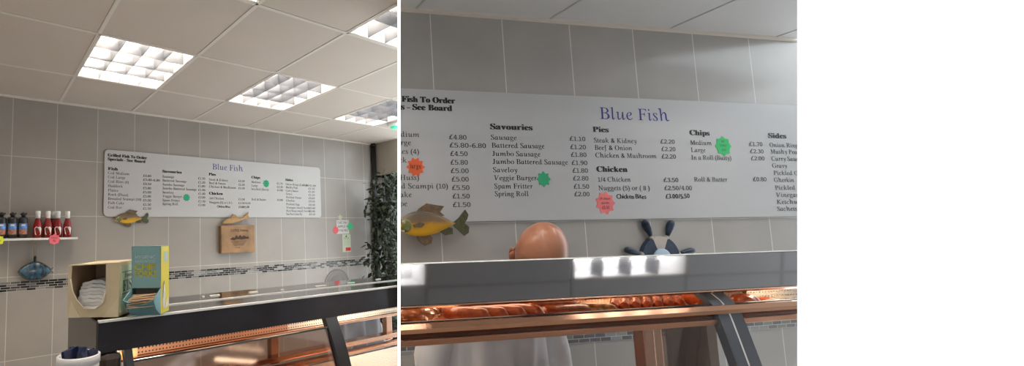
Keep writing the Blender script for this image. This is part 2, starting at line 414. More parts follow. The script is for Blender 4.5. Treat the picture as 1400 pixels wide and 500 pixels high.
# ================================================================== menu boards
LAYOUT = [('Grilled Fish To Order', 'H', 0.0114, 0.1534, 0.8975),
    ('Specials - See Board', 'H', 0.0116, 0.1474, 0.8382),
    ('Fish', 'H', 0.0125, 0.0467, 0.6934),
    ('Cod Medium', 'i', 0.0123, 0.0882, 0.6326),
    ('Cod Large', 'i', 0.0125, 0.0733, 0.5703),
    ('Cod Bites (4)', 'i', 0.0127, 0.0863, 0.5049),
    ('Haddock', 'i', 0.0129, 0.0651, 0.4388),
    ('Plaice', 'i', 0.0131, 0.049, 0.3735),
    ('Rock (Huss)', 'i', 0.0133, 0.0842, 0.3103),
    ('Breaded Scampi (10)', 'i', 0.0135, 0.1328, 0.2473),
    ('Fish Cake', 'i', 0.0137, 0.0705, 0.1842),
    ('Cod Roe', 'i', 0.0139, 0.0625, 0.1186),
    ('£4.80', 'i', 0.1396, 0.1701, 0.6206),
    ('£5.80-6.80', 'i', 0.1397, 0.204, 0.5587),
    ('£4.50', 'i', 0.14, 0.1703, 0.4943),
    ('£5.80', 'i', 0.1396, 0.1699, 0.4283),
    ('£5.00', 'i', 0.1393, 0.1705, 0.3642),
    ('£5.00', 'i', 0.1401, 0.1696, 0.3004),
    ('£5.50', 'i', 0.1399, 0.1701, 0.2368),
    ('£1.50', 'i', 0.14, 0.1698, 0.1723),
    ('£1.50', 'i', 0.1398, 0.1703, 0.1091),
    ('Sausage', 'i', 0.2142, 0.2612, 0.6251),
    ('Battered Sausage', 'i', 0.2147, 0.3126, 0.5627),
    ('Jumbo Sausage', 'i', 0.2148, 0.3036, 0.4981),
    ('Jumbo Battered Sausage', 'i', 0.2146, 0.3553, 0.4366),
    ('Saveloy', 'i', 0.2145, 0.2582, 0.3718),
    ('Veggie Burger', 'i', 0.2152, 0.2934, 0.3107),
    ('Spam Fritter', 'i', 0.215, 0.2847, 0.2464),
    ('Spring Roll', 'i', 0.215, 0.2762, 0.1873),
    ('£1.10', 'i', 0.3624, 0.3932, 0.6291),
    ('£1.20', 'i', 0.3625, 0.3929, 0.5625),
    ('£1.80', 'i', 0.3625, 0.3928, 0.5003),
    ('£1.90', 'i', 0.3627, 0.3933, 0.4347),
    ('£1.80', 'i', 0.3632, 0.3932, 0.3729),
    ('£2.80', 'i', 0.3631, 0.3929, 0.3107),
    ('£1.50', 'i', 0.3632, 0.3931, 0.2457),
    ('£2.00', 'i', 0.3631, 0.3926, 0.1845),
    ('Steak & Kidney', 'i', 0.4104, 0.4971, 0.6195),
    ('Beef & Onion', 'i', 0.4106, 0.4866, 0.56),
    ('Chicken & Mushroom', 'i', 0.4108, 0.5359, 0.4971),
    ('£2.20', 'i', 0.5476, 0.5781, 0.6225),
    ('£2.20', 'i', 0.5481, 0.5781, 0.5592),
    ('£2.20', 'i', 0.5472, 0.5776, 0.4967),
    ('1/4 Chicken', 'i', 0.4118, 0.4776, 0.3006),
    ('Nuggets (5) or ( 8 )', 'i', 0.4114, 0.5155, 0.2319),
    ('£3.50', 'i', 0.5465, 0.5778, 0.2999),
    ('£2.50/4.00', 'i', 0.5464, 0.6055, 0.2327),
    ('Medium', 'i', 0.6123, 0.6594, 0.6172),
    ('Large', 'i', 0.6121, 0.644, 0.5548),
    ('In a Roll (Butty)', 'i', 0.6114, 0.7002, 0.4907),
    ('Roll & Butter', 'i', 0.6123, 0.6857, 0.3035),
    ('£1.70', 'i', 0.7454, 0.7765, 0.6182),
    ('£2.30', 'i', 0.7456, 0.777, 0.554),
    ('£2.00', 'i', 0.7457, 0.7773, 0.4919),
    ('£0.80', 'i', 0.7453, 0.7762, 0.3086),
    ('Savouries', 'H', 0.2146, 0.2923, 0.7063),
    ('Pies', 'H', 0.41, 0.4415, 0.7057),
    ('Chicken', 'H', 0.4111, 0.4727, 0.3813),
    ('Chips', 'H', 0.6131, 0.6569, 0.7006),
    ('Sides', 'H', 0.7934, 0.8359, 0.693),
    ('Blue Fish', 'T', 0.4269, 0.5716, 0.8152),
    ('Chicken Bites', 'w', 0.4462, 0.5067, 0.1632),
    ('£3.00/5.50', 'w', 0.5478, 0.5988, 0.1626),
    ('Onion Rings (3) or (5)', 'i', 0.7935, 0.9186, 0.6121),
    ('Mushy Peas', 'i', 0.7943, 0.8618, 0.5532),
    ('Curry Sauce', 'i', 0.794, 0.8651, 0.4904),
    ('Gravy', 'i', 0.7938, 0.829, 0.4278),
    ('Pickled Onion', 'i', 0.7953, 0.8824, 0.3635),
    ('Gherkin', 'i', 0.7942, 0.8417, 0.3019),
    ('Pickled Egg', 'i', 0.7946, 0.8706, 0.2334),
    ('Vinegar small bottle', 'i', 0.7947, 0.9302, 0.1696),
    ('Ketchup small bottle', 'i', 0.7948, 0.9334, 0.1086),
    ('Sachets (each)', 'i', 0.7939, 0.8839, 0.0484),
    ('£1.40/£1.90', 'i', 0.89, 0.97, 0.6121),
    ('£1.10', 'i', 0.925, 0.962, 0.5532),
    ('£1.10', 'i', 0.925, 0.962, 0.4904),
    ('£1.10', 'i', 0.925, 0.962, 0.4278),
    ('£0.60', 'i', 0.925, 0.962, 0.3635),
    ('£0.50', 'i', 0.925, 0.962, 0.3019),
    ('£0.50', 'i', 0.925, 0.962, 0.2334),
    ('£0.60', 'i', 0.925, 0.962, 0.1696),
    ('£0.60', 'i', 0.925, 0.962, 0.1086),
    ('£0.10', 'i', 0.925, 0.962, 0.0484)]
M_board = mat('board_white', (.54, .545, .555), .35, spec=.4)
M_boardA = mat('board_white_warm', (.55, .53, .51), .35, spec=.4)
M_ink = mat('black_print', (.012, .012, .014), .5)
M_inkg = mat('grey_print', (.028, .028, .03), .5)
M_blue = mat('blue_print', (.018, .018, .24), .5)
def board(room, x0, x1, z0, z1, y, label, mb):
    W, H = x1 - x0, z1 - z0
    t = thing('menu_board', label, 'menu board', room, (x0, y, z0))
    bm = NB(); r = .035; P = []
    for cx_, cz_, a0 in ((W - r, r, -90), (W - r, H - r, 0), (r, H - r, 90), (r, r, 180)):
        for k in range(6): a = R(a0 + 18 * k); P.append((cx_ + r * cos(a), cz_ + r * sin(a)))
    xz(bm, P, -.008, 0); bp_ = obj('board_panel', bm, mb, t)
    bm = NB()
    for s, st, u0, u1, v in LAYOUT:
        kw = dict(x0=u0 * W, x1=u1 * W, z0=v * H, y=-.0088)
        if st == 'H':
            for dx in (-.0035 * H, 0, .0035 * H): write(bm, s, cap=.044 * H, st='bold', mi=0, **{**kw, 'x0': kw['x0'] + dx, 'x1': kw['x1'] + dx, 'y': -.0088 - dx * .02})
        elif st == 'i':
            for dx in (0, .0016 * H): write(bm, s, cap=.0385 * H, st='item', mi=1, **{**kw, 'x0': kw['x0'] + dx, 'x1': kw['x1'] + dx, 'y': -.0088 - dx * .02})
        elif st == 'w':
            for dx in (-.002 * H, .002 * H): random.seed(11); write(bm, s, cap=.038 * H, st='sans', mi=0, jit=.003, **{**kw, 'x0': kw['x0'] + dx, 'x1': kw['x1'] + dx, 'y': -.0088 - dx * .02})
        elif st == 'T': pass
    letters('lettering', bm, [M_ink, M_inkg], bp_)
    bm = NB()
    for s, st, u0, u1, v in LAYOUT:
        if st == 'T': write(bm, s, x0=u0 * W, x1=u1 * W, z0=v * H, cap=.097 * H, st='serif', y=-.0088)
    letters('title', bm, [M_blue], bp_, 'blue serif title')
    return t
board('A', .8227, 3.1046, 1.6 + .1729, 1.6 + .7277, 3.796, 'long white menu board on the warm tiled wall, seen whole', M_boardA)
board('B', .7717, 3.7646, 1.6 + .043, 1.6 + .6762, 1.909, 'long white menu board cropped at both ends, above the bald head', M_board)

def star(room, x, y, z, r, col, label, n=10, text=None, k=.74, name='price_star', ir=None, grp=None, rot=0):
    t = thing(name, label, 'price star', room, (x, y, z), group=grp or 'star shaped price cards')
    bm = NB(); P = [((r if i % 2 == 0 else r * k) * cos(pi * i / n + rot), (r if i % 2 == 0 else r * k) * sin(pi * i / n + rot)) for i in range(2 * n)]
    xz(bm, P, -.0015, 0); sc_ = obj('star_card', bm, mat('card_' + name + str(len(MATS)), col, .6), t)
    if text:
        bm = NB()
        for i, (s, dz, c) in enumerate(text): write(bm, s, 0, dz * r, c * r, 'sans', y=-.0020, centre=True, jit=.02 * r, squeeze=.8)
        letters('lettering', bm, [M_ink], sc_)
    return t
GRN = (.02, .38, .17)
star('A', 1.536, 3.788, 1.6 + .349, .036, GRN, 'plain green star on the first menu board, beside Veggie Burger', 10)
star('A', 2.393, 3.788, 1.6 + .517, .04, GRN, 'green star with writing on the first menu board, beside Chips', 8, [('NO', .3, .3), ('CHIPS', -.2, .3), ('+70p', -.7, .3)], .82)
star('B', 1.690, 1.901, 1.6 + .246, .040, GRN, 'plain green star beside Veggie Burger on the near cropped board', 8, None, .74)
star('B', 2.822, 1.901, 1.6 + .430, .056, (.03, .50, .15), 'green star with handwriting beside Chips on the near cropped board', 8, [('NO', .35, .22), ('CURRY', -.05, .22), ('£1.50', -.48, .22)], .80)
star('B', 1.010, 1.901, 1.6 + .301, .047, (.75, .13, .04), 'orange star reading large, beside the Plaice line of the near board', 10, [('large', -.15, .5)], .76)
star('B', 2.036, 1.901, 1.6 + .125, .060, (.85, .20, .20), 'pink red star under Chicken heading on the near cropped board', 9, [('1/4 chicken', .28, .2), ('portion', -.08, .2), ('£5.50', -.5, .28)], .76)

# ================================================================== hanging fish and wall pieces
def fish_mesh(bm, L, top, bot, th, n=26, m=14):
    """body along x from the nose (0) to the tail root (L); top/bot give the outline"""
    rings = []
    for i in range(n + 1):
        u = i / n; x = L * (1 - cos(pi * u)) / 2 if i < n * .5 else L * u
        u = x / L; zt, zb = top(u), bot(u); c = (zt + zb) / 2; h = max((zt - zb) / 2, .0006)
        w = th * min(1, (h / (th * .9))) ** .8
        rings.append([bm.verts.new((x, w * sin(2 * pi * k / m) * .9, c + h * cos(2 * pi * k / m))) for k in range(m)])
    for i in range(n):
        for k in range(m):
            f = bm.faces.new((rings[i][k], rings[i][(k + 1) % m], rings[i + 1][(k + 1) % m], rings[i + 1][k])); f.smooth = True
    bm.faces.new(rings[0]); bm.faces.new(rings[-1])

def painted_fish(room, loc, s, label, flip=1):
    t = thing('painted_fish', label, 'fish ornament', room, loc)
    top = lambda u: s * (.192 * (sin(pi * min(u * 1.05, 1)) ** .75) * (1 - .35 * u) + .015 * u + .008)
    bot = lambda u: -s * (.182 * (sin(pi * min(u * 1.02, 1)) ** .8) * (1 - .45 * u) - .015 * u + .008)
    tm = 'paint_fish_' + room
    stops = [(0, (.55, .38, .05)), (.30, (.72, .40, .02)), (.54, (.55, .29, .03)), (.66, (.20, .13, .07)), (1, (.06, .06, .045))]
    pm = axis_ramp(tm, 'Z', stops, -.185 * s, .20 * s, rough=.35, wob=.05 * s)
    bm = NB(); fish_mesh(bm, s * .80, top, bot, s * .045); obj('body', bm, pm, t)
    fm = mat('fin_brown', (.13, .085, .045), .5, var=.35, scale=60); fo = mat('fin_olive', (.07, .075, .03), .5, var=.35, scale=60)
    def fin(pts, m_, th=.008, name='fin'):
        bm = NB(); P = [(x * s, z * s) for x, z in pts]; P = [(x, z * 1.22) for x, z in P]; xz(bm, P, -th * s, th * s); obj(name, bm, m_, t)
    fin([(.26, .11), (.32, .17), (.42, .22), (.56, .20), (.66, .19), (.60, .13), (.66, .09), (.5, .08), (.38, .10)], fm, name='dorsal_fin')
    fin([(.78, .02), (.86, .07), (.95, .15), (.99, .10), (.97, .05), (.93, .01), (.99, -.03), (.98, -.09), (.92, -.12), (.84, -.06), (.78, -.02)], fo, name='tail_fin')
    fin([(.26, -.10), (.30, -.17), (.38, -.21), (.46, -.19), (.48, -.13), (.42, -.09)], fm, name='pelvic_fin')
    fin([(.58, -.07), (.66, -.11), (.76, -.10), (.76, -.04), (.68, -.02)], fo, name='anal_fin')
    bm = NB(); P = [(.20, .0), (.30, .035), (.36, .01), (.31, -.035), (.22, -.03)]; P = [(a * s, b * s) for a, b in P]; xz(bm, P, -.055 * s, -.035 * s); obj('pectoral_fin', bm, fm, t)
    # gill cover and lip
    bm = NB(); lathe(bm, [(.0, -.046 * s), (.05 * s, -.045 * s), (.075 * s, -.036 * s), (.082 * s, -.020 * s)][1:], 18, (.125 * s, 0, -.005 * s), axis='y', sy=1.05)
    obj('gill_cover', bm, mat('fish_head_olive', (.16, .17, .05), .4, var=.4, scale=50), t)
    bm = NB(); lathe(bm, [(.018 * s, -.030 * s), (.018 * s, -.046 * s), (.010 * s, -.052 * s)], 12, (.085 * s, 0, .035 * s), axis='y'); lathe(bm, [(.008 * s, -.050 * s), (.008 * s, -.055 * s)], 10, (.085 * s, 0, .035 * s), axis='y', mis=[1])
    obj('eye', bm, [mat('eye_pale', (.5, .5, .35), .3), M_ink], t)
    bm = NB(); tube(bm, [(.004 * s, -.01 * s, -.045 * s), (.04 * s, -.028 * s, -.075 * s), (.09 * s, -.034 * s, -.07 * s)], .012 * s, 8); obj('lower_lip', bm, mat('lip_cream', (.55, .52, .42), .5), t)
    return t
painted_fish('A', (.908, 3.782, 1.6 + .156), .285, 'small painted yellow and olive fish hung under the whole menu board')
painted_fish('B', (.885, 1.870, 1.6 + .030), .365, 'larger painted yellow and olive fish cut off by the white divide')

# wooden plaque with carved fish
t = thing('wooden_plaque', 'square brown wooden plaque hung under the first menu board', 'plaque', 'A', (1.86, 3.775, 1.6 - .168))
wood = mat('plaque_wood', (.30, .17, .075), .55, var=.3, scale=9)
bm = NB(); box(bm, 0, .365, -.03, .025, 0, .26, .006); obj('wood_block', bm, wood, t)
bm = NB()
write(bm, 'GONE', .10, .200, .026, 'bold', y=-.0318); write(bm, 'Fishing', .20, .202, .022, 'bold', y=-.0318, x1=.29)
P = [(.09, .13), (.12, .15), (.14, .145), (.16, .17), (.18, .15), (.20, .172), (.22, .152), (.24, .165), (.27, .15), (.29, .155), (.30, .135), (.26, .13), (.22, .125), (.17, .13), (.13, .12)]
vs = [bm.verts.new((a, -.0318, b)) for a, b in P]; bm.faces.new(vs)
for k in range(4):
    a0 = .10 + .012 * k; z = .108 - .013 * k
    vs = [bm.verts.new(p) for p in ((a0, -.0318, z), (.27 - .01 * k, -.0318, z + .004), (.27 - .01 * k, -.0318, z + .008), (a0, -.0318, z + .004))]; bm.faces.new(vs)
write(bm, 'LAKE', .15, .045, .014, 'bold', y=-.0318)
letters('burnt_design', bm, [mat('burnt_brown', (.06, .025, .012), .7)], t)
t = thing('carved_fish', 'light wooden carved fish standing on top of the wooden plaque', 'fish ornament', 'A', (1.885, 3.772, 1.6 + .095))
cw = mat('carved_wood', (.42, .25, .10), .5, var=.2, scale=14)
s = .30
def rotz_bm(bm, a):
    bmesh.ops.rotate(bm, cent=(0, 0, 0), matrix=Matrix.Rotation(a, 3, 'Y'), verts=bm.verts)
bm = NB(); fish_mesh(bm, s * .8, lambda u: s * (.13 * sin(pi * u) ** .6 + .035), lambda u: -s * (.055 * sin(pi * u) ** .8) + .035 * s * u, s * .06); rotz_bm(bm, R(-9)); bmesh.ops.translate(bm, vec=(0, 0, .012), verts=bm.verts); obj('body', bm, cw, t)
bm = NB(); xz(bm, [(p * s, q * s) for p, q in [(.76, .09), (.88, .15), (1.0, .24), (.97, .13), (1.0, .02), (.88, .03), (.76, .04)]], -.008, .008); rotz_bm(bm, R(-9)); bmesh.ops.translate(bm, vec=(0, 0, .012), verts=bm.verts); obj('tail_fin', bm, cw, t)
bm = NB(); xz(bm, [(p * s, q * s) for p, q in [(.32, .14), (.42, .25), (.52, .21), (.56, .14)]], -.006, .006); rotz_bm(bm, R(-9)); bmesh.ops.translate(bm, vec=(0, 0, .012), verts=bm.verts); obj('dorsal_fin', bm, cw, t)
bm = NB(); xz(bm, [(p * s, q * s) for p, q in [(.60, .03), (.72, -.05), (.66, .05)]], -.006, .006); rotz_bm(bm, R(-9)); bmesh.ops.translate(bm, vec=(0, 0, .012), verts=bm.verts); obj('anal_fin', bm, cw, t)

# glass fish hanging under the shelf
t = thing('glass_fish', 'blue glass and wire fish hanging on a cord under the sauce shelf', 'fish ornament', 'A', (.337, 3.770, 1.6 - .236))
gb = mat('blue_glass_mosaic', (.03, .08, .13), .2, var=.9, scale=38, coat=.4)
bm = NB(); fish_mesh(bm, .205, lambda u: .062 * sin(pi * u) ** .8 + .002, lambda u: -.062 * sin(pi * u) ** .8 - .002, .012); bmesh.ops.translate(bm, vec=(-.1025, 0, 0), verts=bm.verts); obj('body', bm, gb, t)
bm = NB()
for sg in (1, -1): tube(bm, [(-.108 + .216 * i / 16, 0, sg * (.070 * sin(pi * i / 16) ** .8)) for i in range(17)], .0055, 8)
for i in range(1, 4):
    x = -.10 + .05 * i; h = .066 * sin(pi * (x + .1025) / .205) ** .8; tube(bm, [(x, -.012, h * .98), (x + .012, -.013, 0), (x, -.012, -h * .98)], .0022, 6)
tube(bm, [(.095, 0, 0), (.125, 0, .02)], .004, 6); tube(bm, [(.095, 0, 0), (.125, 0, -.02)], .004, 6)
obj('wire_frame', bm, mat('verdigris_wire', (.09, .10, .08), .5, metal=.4, var=.4, scale=40), t)
bm = NB(); tube(bm, [(-.012, 0, .23), (-.004, 0, .07), (0, 0, .068)], .003, 6); tube(bm, [(.018, 0, .23), (.004, 0, .10), (0, 0, .068)], .003, 6); obj('cord', bm, mat('tan_cord', (.35, .25, .15), .8), t)
bm = NB(); lathe(bm, [(.004, .066), (.011, .075), (.011, .10), (.006, .112)], 12); obj('bead', bm, M_black, t)

# ================================================================== sauce shelf
bm = NB(); box(bm, -.55, .610, 3.66, 3.797, 1.593, 1.609, .002)
o = obj('wall_shelf', bm, M_white); place(o, 'A', (0, 0, 0)); tag(o, 'narrow white wall shelf carrying the sauce bottles', 'shelf')
M_ket = mat('ketchup_red', (.22, .008, .008), .22); M_cap = mat('cap_white', (.82, .80, .76), .4); M_lab = mat('label_cream', (.74, .72, .66), .5)
def ketchup(x, y, label):
    t = thing('ketchup_bottle', label, 'sauce bottle', 'A', (x, y, 1.609), group='red ketchup bottles on the shelf')
    bm = NB(); lathe(bm, [(.026, 0), (.031, .004), (.031, .075), (.029, .095), (.021, .125), (.0155, .145), (.0155, .150)], 24, sy=.8); obj('bottle_body', bm, M_ket, t)
    bm = NB(); lathe(bm, [(.0165, .145), (.0165, .168), (.0155, .170)], 20); obj('neck_label', bm, M_lab, t)
    bm = NB(); lathe(bm, [(.0155, .170), (.0175, .172), (.0175, .195), (.0150, .2)], 20); obj('cap', bm, M_cap, t)
    bm = NB(); P = [(-.019, .028), (-.014, .022), (.014, .022), (.019, .028), (.023, .07), (.013, .083), (0, .079), (-.013, .083), (-.023, .07)]
    prism(bm, P, lambda a, b: (a, -.0262 + abs(a) ** 2 * 14, b), lambda a, b: (a, -.0225 + abs(a) ** 2 * 14, b)); fl_ = obj('front_label', bm, M_lab, t)
    bm = NB(); write(bm, 'HEINZ', 0, .066, .0045, 'bold', y=-.0266, centre=True); write(bm, 'KETCHUP', 0, .055, .003, 'bold', y=-.0266, centre=True)
    vs = [bm.verts.new((.003 * cos(k), -.0266, .042 + .003 * sin(k))) for k in [pi * i / 5 for i in range(10)]]; bm.faces.new(vs)
    letters('label_print', bm, [mat('label_green', (.05, .09, .03), .5)], fl_)
    return t
k0 = ketchup(.344, 3.725, 'red ketchup bottle at the left end of its row, nearest the black bottles')
for x, y, l in ((.411, 3.725, 'red ketchup bottle second from the black bottles, over the pink star'), (.478, 3.725, 'red ketchup bottle third from the black bottles, right of the pink star'),
                (.545, 3.725, 'red ketchup bottle at the free end of the shelf'), (.452, 3.770, 'red ketchup bottle standing behind the front row')):
    dup(k0, 'A', (x, y, 1.609), 0, l)
def dark_bottle(x, label):
    t = thing('dark_sauce_bottle', label, 'sauce bottle', 'A', (x, 3.722, 1.609), group='black sauce bottles on the shelf')
    bm = NB(); lathe(bm, [(.024, 0), (.030, .004), (.030, .115), (.031, .122), (.031, .140), (.026, .150), (.013, .155)], 20); obj('bottle_body', bm, mat('black_plastic', (.012, .013, .016), .3), t)
    bm = NB(); lathe(bm, [(.013, .153), (.013, .166), (.020, .170), (.020, .176), (.006, .188)], 16); box(bm, -.006, .024, -.007, .007, .174, .184, .002); obj('cap', bm, M_black, t)
    bm = NB(); n = 10; rr = .0306
    prism(bm, [(a, b) for a, b in ((-1, .03), (1, .03), (1, .108), (-1, .108))], lambda a, b: (rr * sin(a * 1.0), -rr * cos(a * 1.0) - .0005, b), lambda a, b: (rr * sin(a) * .9, -rr * cos(a) * .8, b))
    bm.free(); bm = NB()
    for i in range(n):
        a0, a1 = -1.05 + 2.1 * i / n, -1.05 + 2.1 * (i + 1) / n
        for z0, z1, mi in ((.028, .062, 0), (.062, .106, 1)):
            f = bm.faces.new([bm.verts.new((rr * sin(a), -rr * cos(a), z)) for a, z in ((a0, z0), (a1, z0), (a1, z1), (a0, z1))]); f.material_index = mi
    wl_ = obj('wrap_label', bm, [mat('label_dish', (.45, .18, .10), .5, var=.6, scale=60), mat('label_sky', (.10, .22, .50), .5, var=.5, scale=40)], t)
    bm = NB(); box(bm, -.012, .012, -.0325, -.030, .088, .100); obj('name_patch', bm, mat('label_white', (.7, .7, .72), .5), wl_)
    return t
k0 = dark_bottle(.249, 'black sauce bottle with blue label, nearest the ketchup')
for x, l in ((.182, 'black sauce bottle with blue label, second from the ketchup'), (.115, 'black sauce bottle with blue label, half cut by the picture edge')): dup(k0, 'A', (x, 3.722, 1.609), 0, l)
star('A', .449, 3.6595, 1.6 - .004, .041, (.85, .16, .20), 'pink price star on the front edge of the sauce shelf', 8, [('SAUCE', .15, .28), ('10p', -.4, .34)], .8)
star('A', .100, 3.6595, 1.6 - .002, .036, (.80, .85, .05), 'yellow price star on the front edge of the sauce shelf', 8, [('20p', -.2, .4)], .8)

# ================================================================== notices and disc at the far end
t = thing('card_notice', 'white handwritten notice on the far tiles, with stars at its sides', 'notice', 'A', (3.33, 3.8, 1.6 - .008))
bm = NB(); box(bm, 0, .185, -.003, 0, 0, .155); obj('paper', bm, mat('paper_white', (.62, .60, .55), .6), t)
bm = NB(); write(bm, 'CARD ONLY', .012, .115, .026, 'sans', x1=.172, y=-.0036, jit=.002); write(bm, 'APPLE IS', .012, .070, .026, 'sans', x1=.172, y=-.0036, jit=.002); write(bm, 'AVAILABLE', .012, .026, .026, 'sans', x1=.172, y=-.0036, jit=.002)
letters('lettering', bm, [M_ink], t)
star('A', 3.315, 3.7965, 1.6 + .035, .045, (.80, .12, .14), 'pink red star at the near side of the card notice', 8, None, .75)
star('A', 3.535, 3.7965, 1.6 + .075, .048, (.05, .50, .20), 'green star at the far side of the card notice', 8, None, .75)
star('A', 3.385, 3.7965, 1.6 + .178, .040, (.55, .55, .36), 'pale yellow star above the card notice', 5, None, .5, rot=pi / 2)
t = thing('allergy_notice', 'narrow pale green notice with a red foot, below the card notice', 'notice', 'A', (3.41, 3.8, 1.6 - .215))
bm = NB(); box(bm, 0, .125, -.003, 0, 0, .200); obj('paper', bm, mat('paper_green', (.52, .56, .42), .6), t)
bm = NB(); box(bm, .045, .120, -.0042, -.003, .012, .050); obj('red_panel', bm, mat('panel_red', (.55, .03, .03), .6), t)
bm = NB(); write(bm, 'NOTICE', .02, .150, .012, 'sans', x1=.10, y=-.0036); 
for k in range(4): write(bm, '- - - -', .02, .075 + .018 * k, .02, 'sans', x1=.105, y=-.0036)
vs = [bm.verts.new(p) for p in ((.045, -.0036, .170), (.072, -.0036, .170), (.0585, -.0036, .193))]; bm.faces.new(vs)
letters('lettering', bm, [M_ink], t)
t = thing('round_disc', 'large round clear ringed disc on the tiles behind the cabinet deck', 'disc', 'A', (3.31, 3.8, 1.6 - .585))
bm = NB(); lathe(bm, [(.185, 0), (.185, -.006), (.172, -.014), (.160, -.008), (.140, -.008), (.132, -.016), (.120, -.010), (.02, -.012)], 48, axis='y'); obj('dish', bm, mat('disc_grey', (.23, .21, .19), .25, var=.08), t)
bm = NB(); lathe(bm, [(.035, -.010), (.035, -.022), (.02, -.026)], 24, axis='y'); obj('hub', bm, mat('disc_hub', (.3, .29, .26), .3), t)

# ================================================================== ivy
t = thing('artificial_ivy', 'dark green leafy ivy screen hanging in the far corner by the white divide', 'plant', 'A', (3.88, 3.4, 1.0))
bm = NB(); bs = NB(); rnd = random.Random(3)
def leaf(bm, p, L, W, M):
    for sg in (1, -1):
        a = [Vector((0, 0, 0)), Vector((L * .3, sg * W * .5, -L * .06)), Vector((L * .65, sg * W * .42, -L * .1)), Vector((L, 0, -L * .22)), Vector((L * .5, 0, .0))]
        v = [bm.verts.new(p + M @ q) for q in a]
        f = bm.faces.new(v[:1] + v[1:] if sg > 0 else [v[0]] + v[:0:-1]); f.material_index = rnd.randrange(3)
for k in range(230):
    y = rnd.uniform(2.95, 3.62) - 3.4; x = rnd.uniform(-.24, .17) if rnd.random() < .8 else rnd.uniform(-.30, -.1); z0 = rnd.uniform(-.35, 1.22)
    tube(bs, [(x + .1, y, z0 + .12), (x + .03, y + .02, z0), (x - .02, y, z0 - .1)], .003, 5)
    for j in range(15):
        p = Vector((x + rnd.uniform(-.07, .07), y + rnd.uniform(-.08, .08), z0 + rnd.uniform(-.12, .12)))
        if p.z + 1 > 2.25: continue
        Mr = Matrix.Rotation(rnd.uniform(0, 2 * pi), 3, 'Z') @ Matrix.Rotation(rnd.uniform(-.3, 1.3), 3, 'Y') @ Matrix.Rotation(rnd.uniform(-.7, .7), 3, 'X')
        leaf(bm, p, rnd.uniform(.05, .09), rnd.uniform(.03, .05), Mr)
obj('foliage', bm, [mat('leaf_dark', (.008, .015, .005), .5), mat('leaf_mid', (.018, .030, .011), .45), mat('leaf_pale', (.05, .062, .028), .5)], t)
obj('stem', bs, mat('stem_brown', (.05, .04, .02), .7), t)
# ================================================================== counter A
def perf_panel(bm, x0, x1, y, z0, z1, pitch=.014, r=.0038, t=.003):
    """steel sheet with rows of real round (8-sided) holes"""
    nx = max(1, int((x1 - x0) / pitch)); nz = max(1, int((z1 - z0) / pitch)); px = (x1 - x0) / nx; pz = (z1 - z0) / nz
    for i in range(nx):
        for j in range(nz):
            cx_, cz_ = x0 + px * (i + .5), z0 + pz * (j + .5)
            sq = [(1, 0), (1, 1), (0, 1), (-1, 1), (-1, 0), (-1, -1), (0, -1), (1, -1)]
            o_ = [bm.verts.new((cx_ + a * px / 2, y, cz_ + b * pz / 2)) for a, b in sq]
            i_ = [bm.verts.new((cx_ + r * cos(pi * k / 4), y, cz_ + r * sin(pi * k / 4))) for k in range(8)]
            d_ = [bm.verts.new((cx_ + r * cos(pi * k / 4), y + t, cz_ + r * sin(pi * k / 4))) for k in range(8)]
            for k in range(8):
                q = (k + 1) % 8
                bm.faces.new((o_[k], o_[q], i_[q], i_[k])); bm.faces.new((i_[k], i_[q], d_[q], d_[k]))

def fork_strip(): pass
XA0, XA1 = .302, 2.75
YF = 1.437
t = cabA = thing('heated_display_cabinet', 'long dark fronted heated display cabinet under the first menu board', 'display cabinet', 'A', (0, 0, 0))
Z = lambda z: EYE + z
# hood: sloped fascia, solid section
bm = NB(); yz(bm, [(YF, Z(-.252)), (YF - .004, Z(-.345)), (YF + .02, Z(-.345)), (YF + .03, Z(-.262))], XA0, XA1); obj('hood_fascia', bm, M_hoodA, t)
bm = NB(); yz(bm, [(YF - .003, Z(-.2495)), (YF + .014, Z(-.2495)), (YF + .014, Z(-.256)), (YF - .003, Z(-.256))], XA0, XA1); obj('front_edge', bm, M_edge, t)
bm = NB(); box(bm, XA0 + .003, XA1, YF + .014, 1.603, Z(-.262), Z(-.2515)); obj('front_deck', bm, M_deck, t)
bm = NB(); box(bm, XA0 + .003, XA1, 1.603, 1.610, Z(-.258), Z(-.2475)); obj('glass_edge', bm, M_edge, t)
bm = NB(); box(bm, XA0 + .003, XA1, 1.609, 1.805, Z(-.262), Z(-.251)); obj('rear_deck', bm, M_deck, t)
for x0, x1, y in ((.765, .775, 1.72), (.80, .845, 1.72), (.975, 1.02, 1.70), (1.13, 1.147, 1.68), (1.325, 1.39, 1.675), (1.525, 1.575, 1.675), (1.755, 1.79, 1.70)):
    bm = NB(); box(bm, x0, x1, y - .004, y + .006, Z(-.251), Z(-.247), .001); obj('glass_clip', bm, mat('clip_white', (.95, .94, .9), .3), t)
bm = NB(); box(bm, XA0 - .006, XA0, YF + .004, 1.95, Z(-.95), Z(-.254)); obj('end_panel', bm, mat('dull_steel', (.20, .19, .175), .3, metal=1, var=.06), t)
bm = NB(); box(bm, XA0 - .10, XA0 - .006, 1.16, 1.31, Z(-.455), Z(-.44), .002); obj('side_ledge', bm, M_steel, t)
bm = NB(); box(bm, XA0 - .006, XA1, 1.36, 1.95, 0, Z(-.70)); box(bm, XA0 - .10, XA0 - .006, 1.16, 1.31, 0, Z(-.455)); box(bm, XA0 - .10, XA0 + .05, 1.29, 1.40, 0, Z(-.80)); obj('base', bm, M_steel, t)
bm = NB(); box(bm, XA0, XA0 + .07, YF - .01, 1.60, Z(-.64), Z(-.346), .02); obj('corner_block', bm, mat('brown_corner', (.06, .045, .035), .3), t)
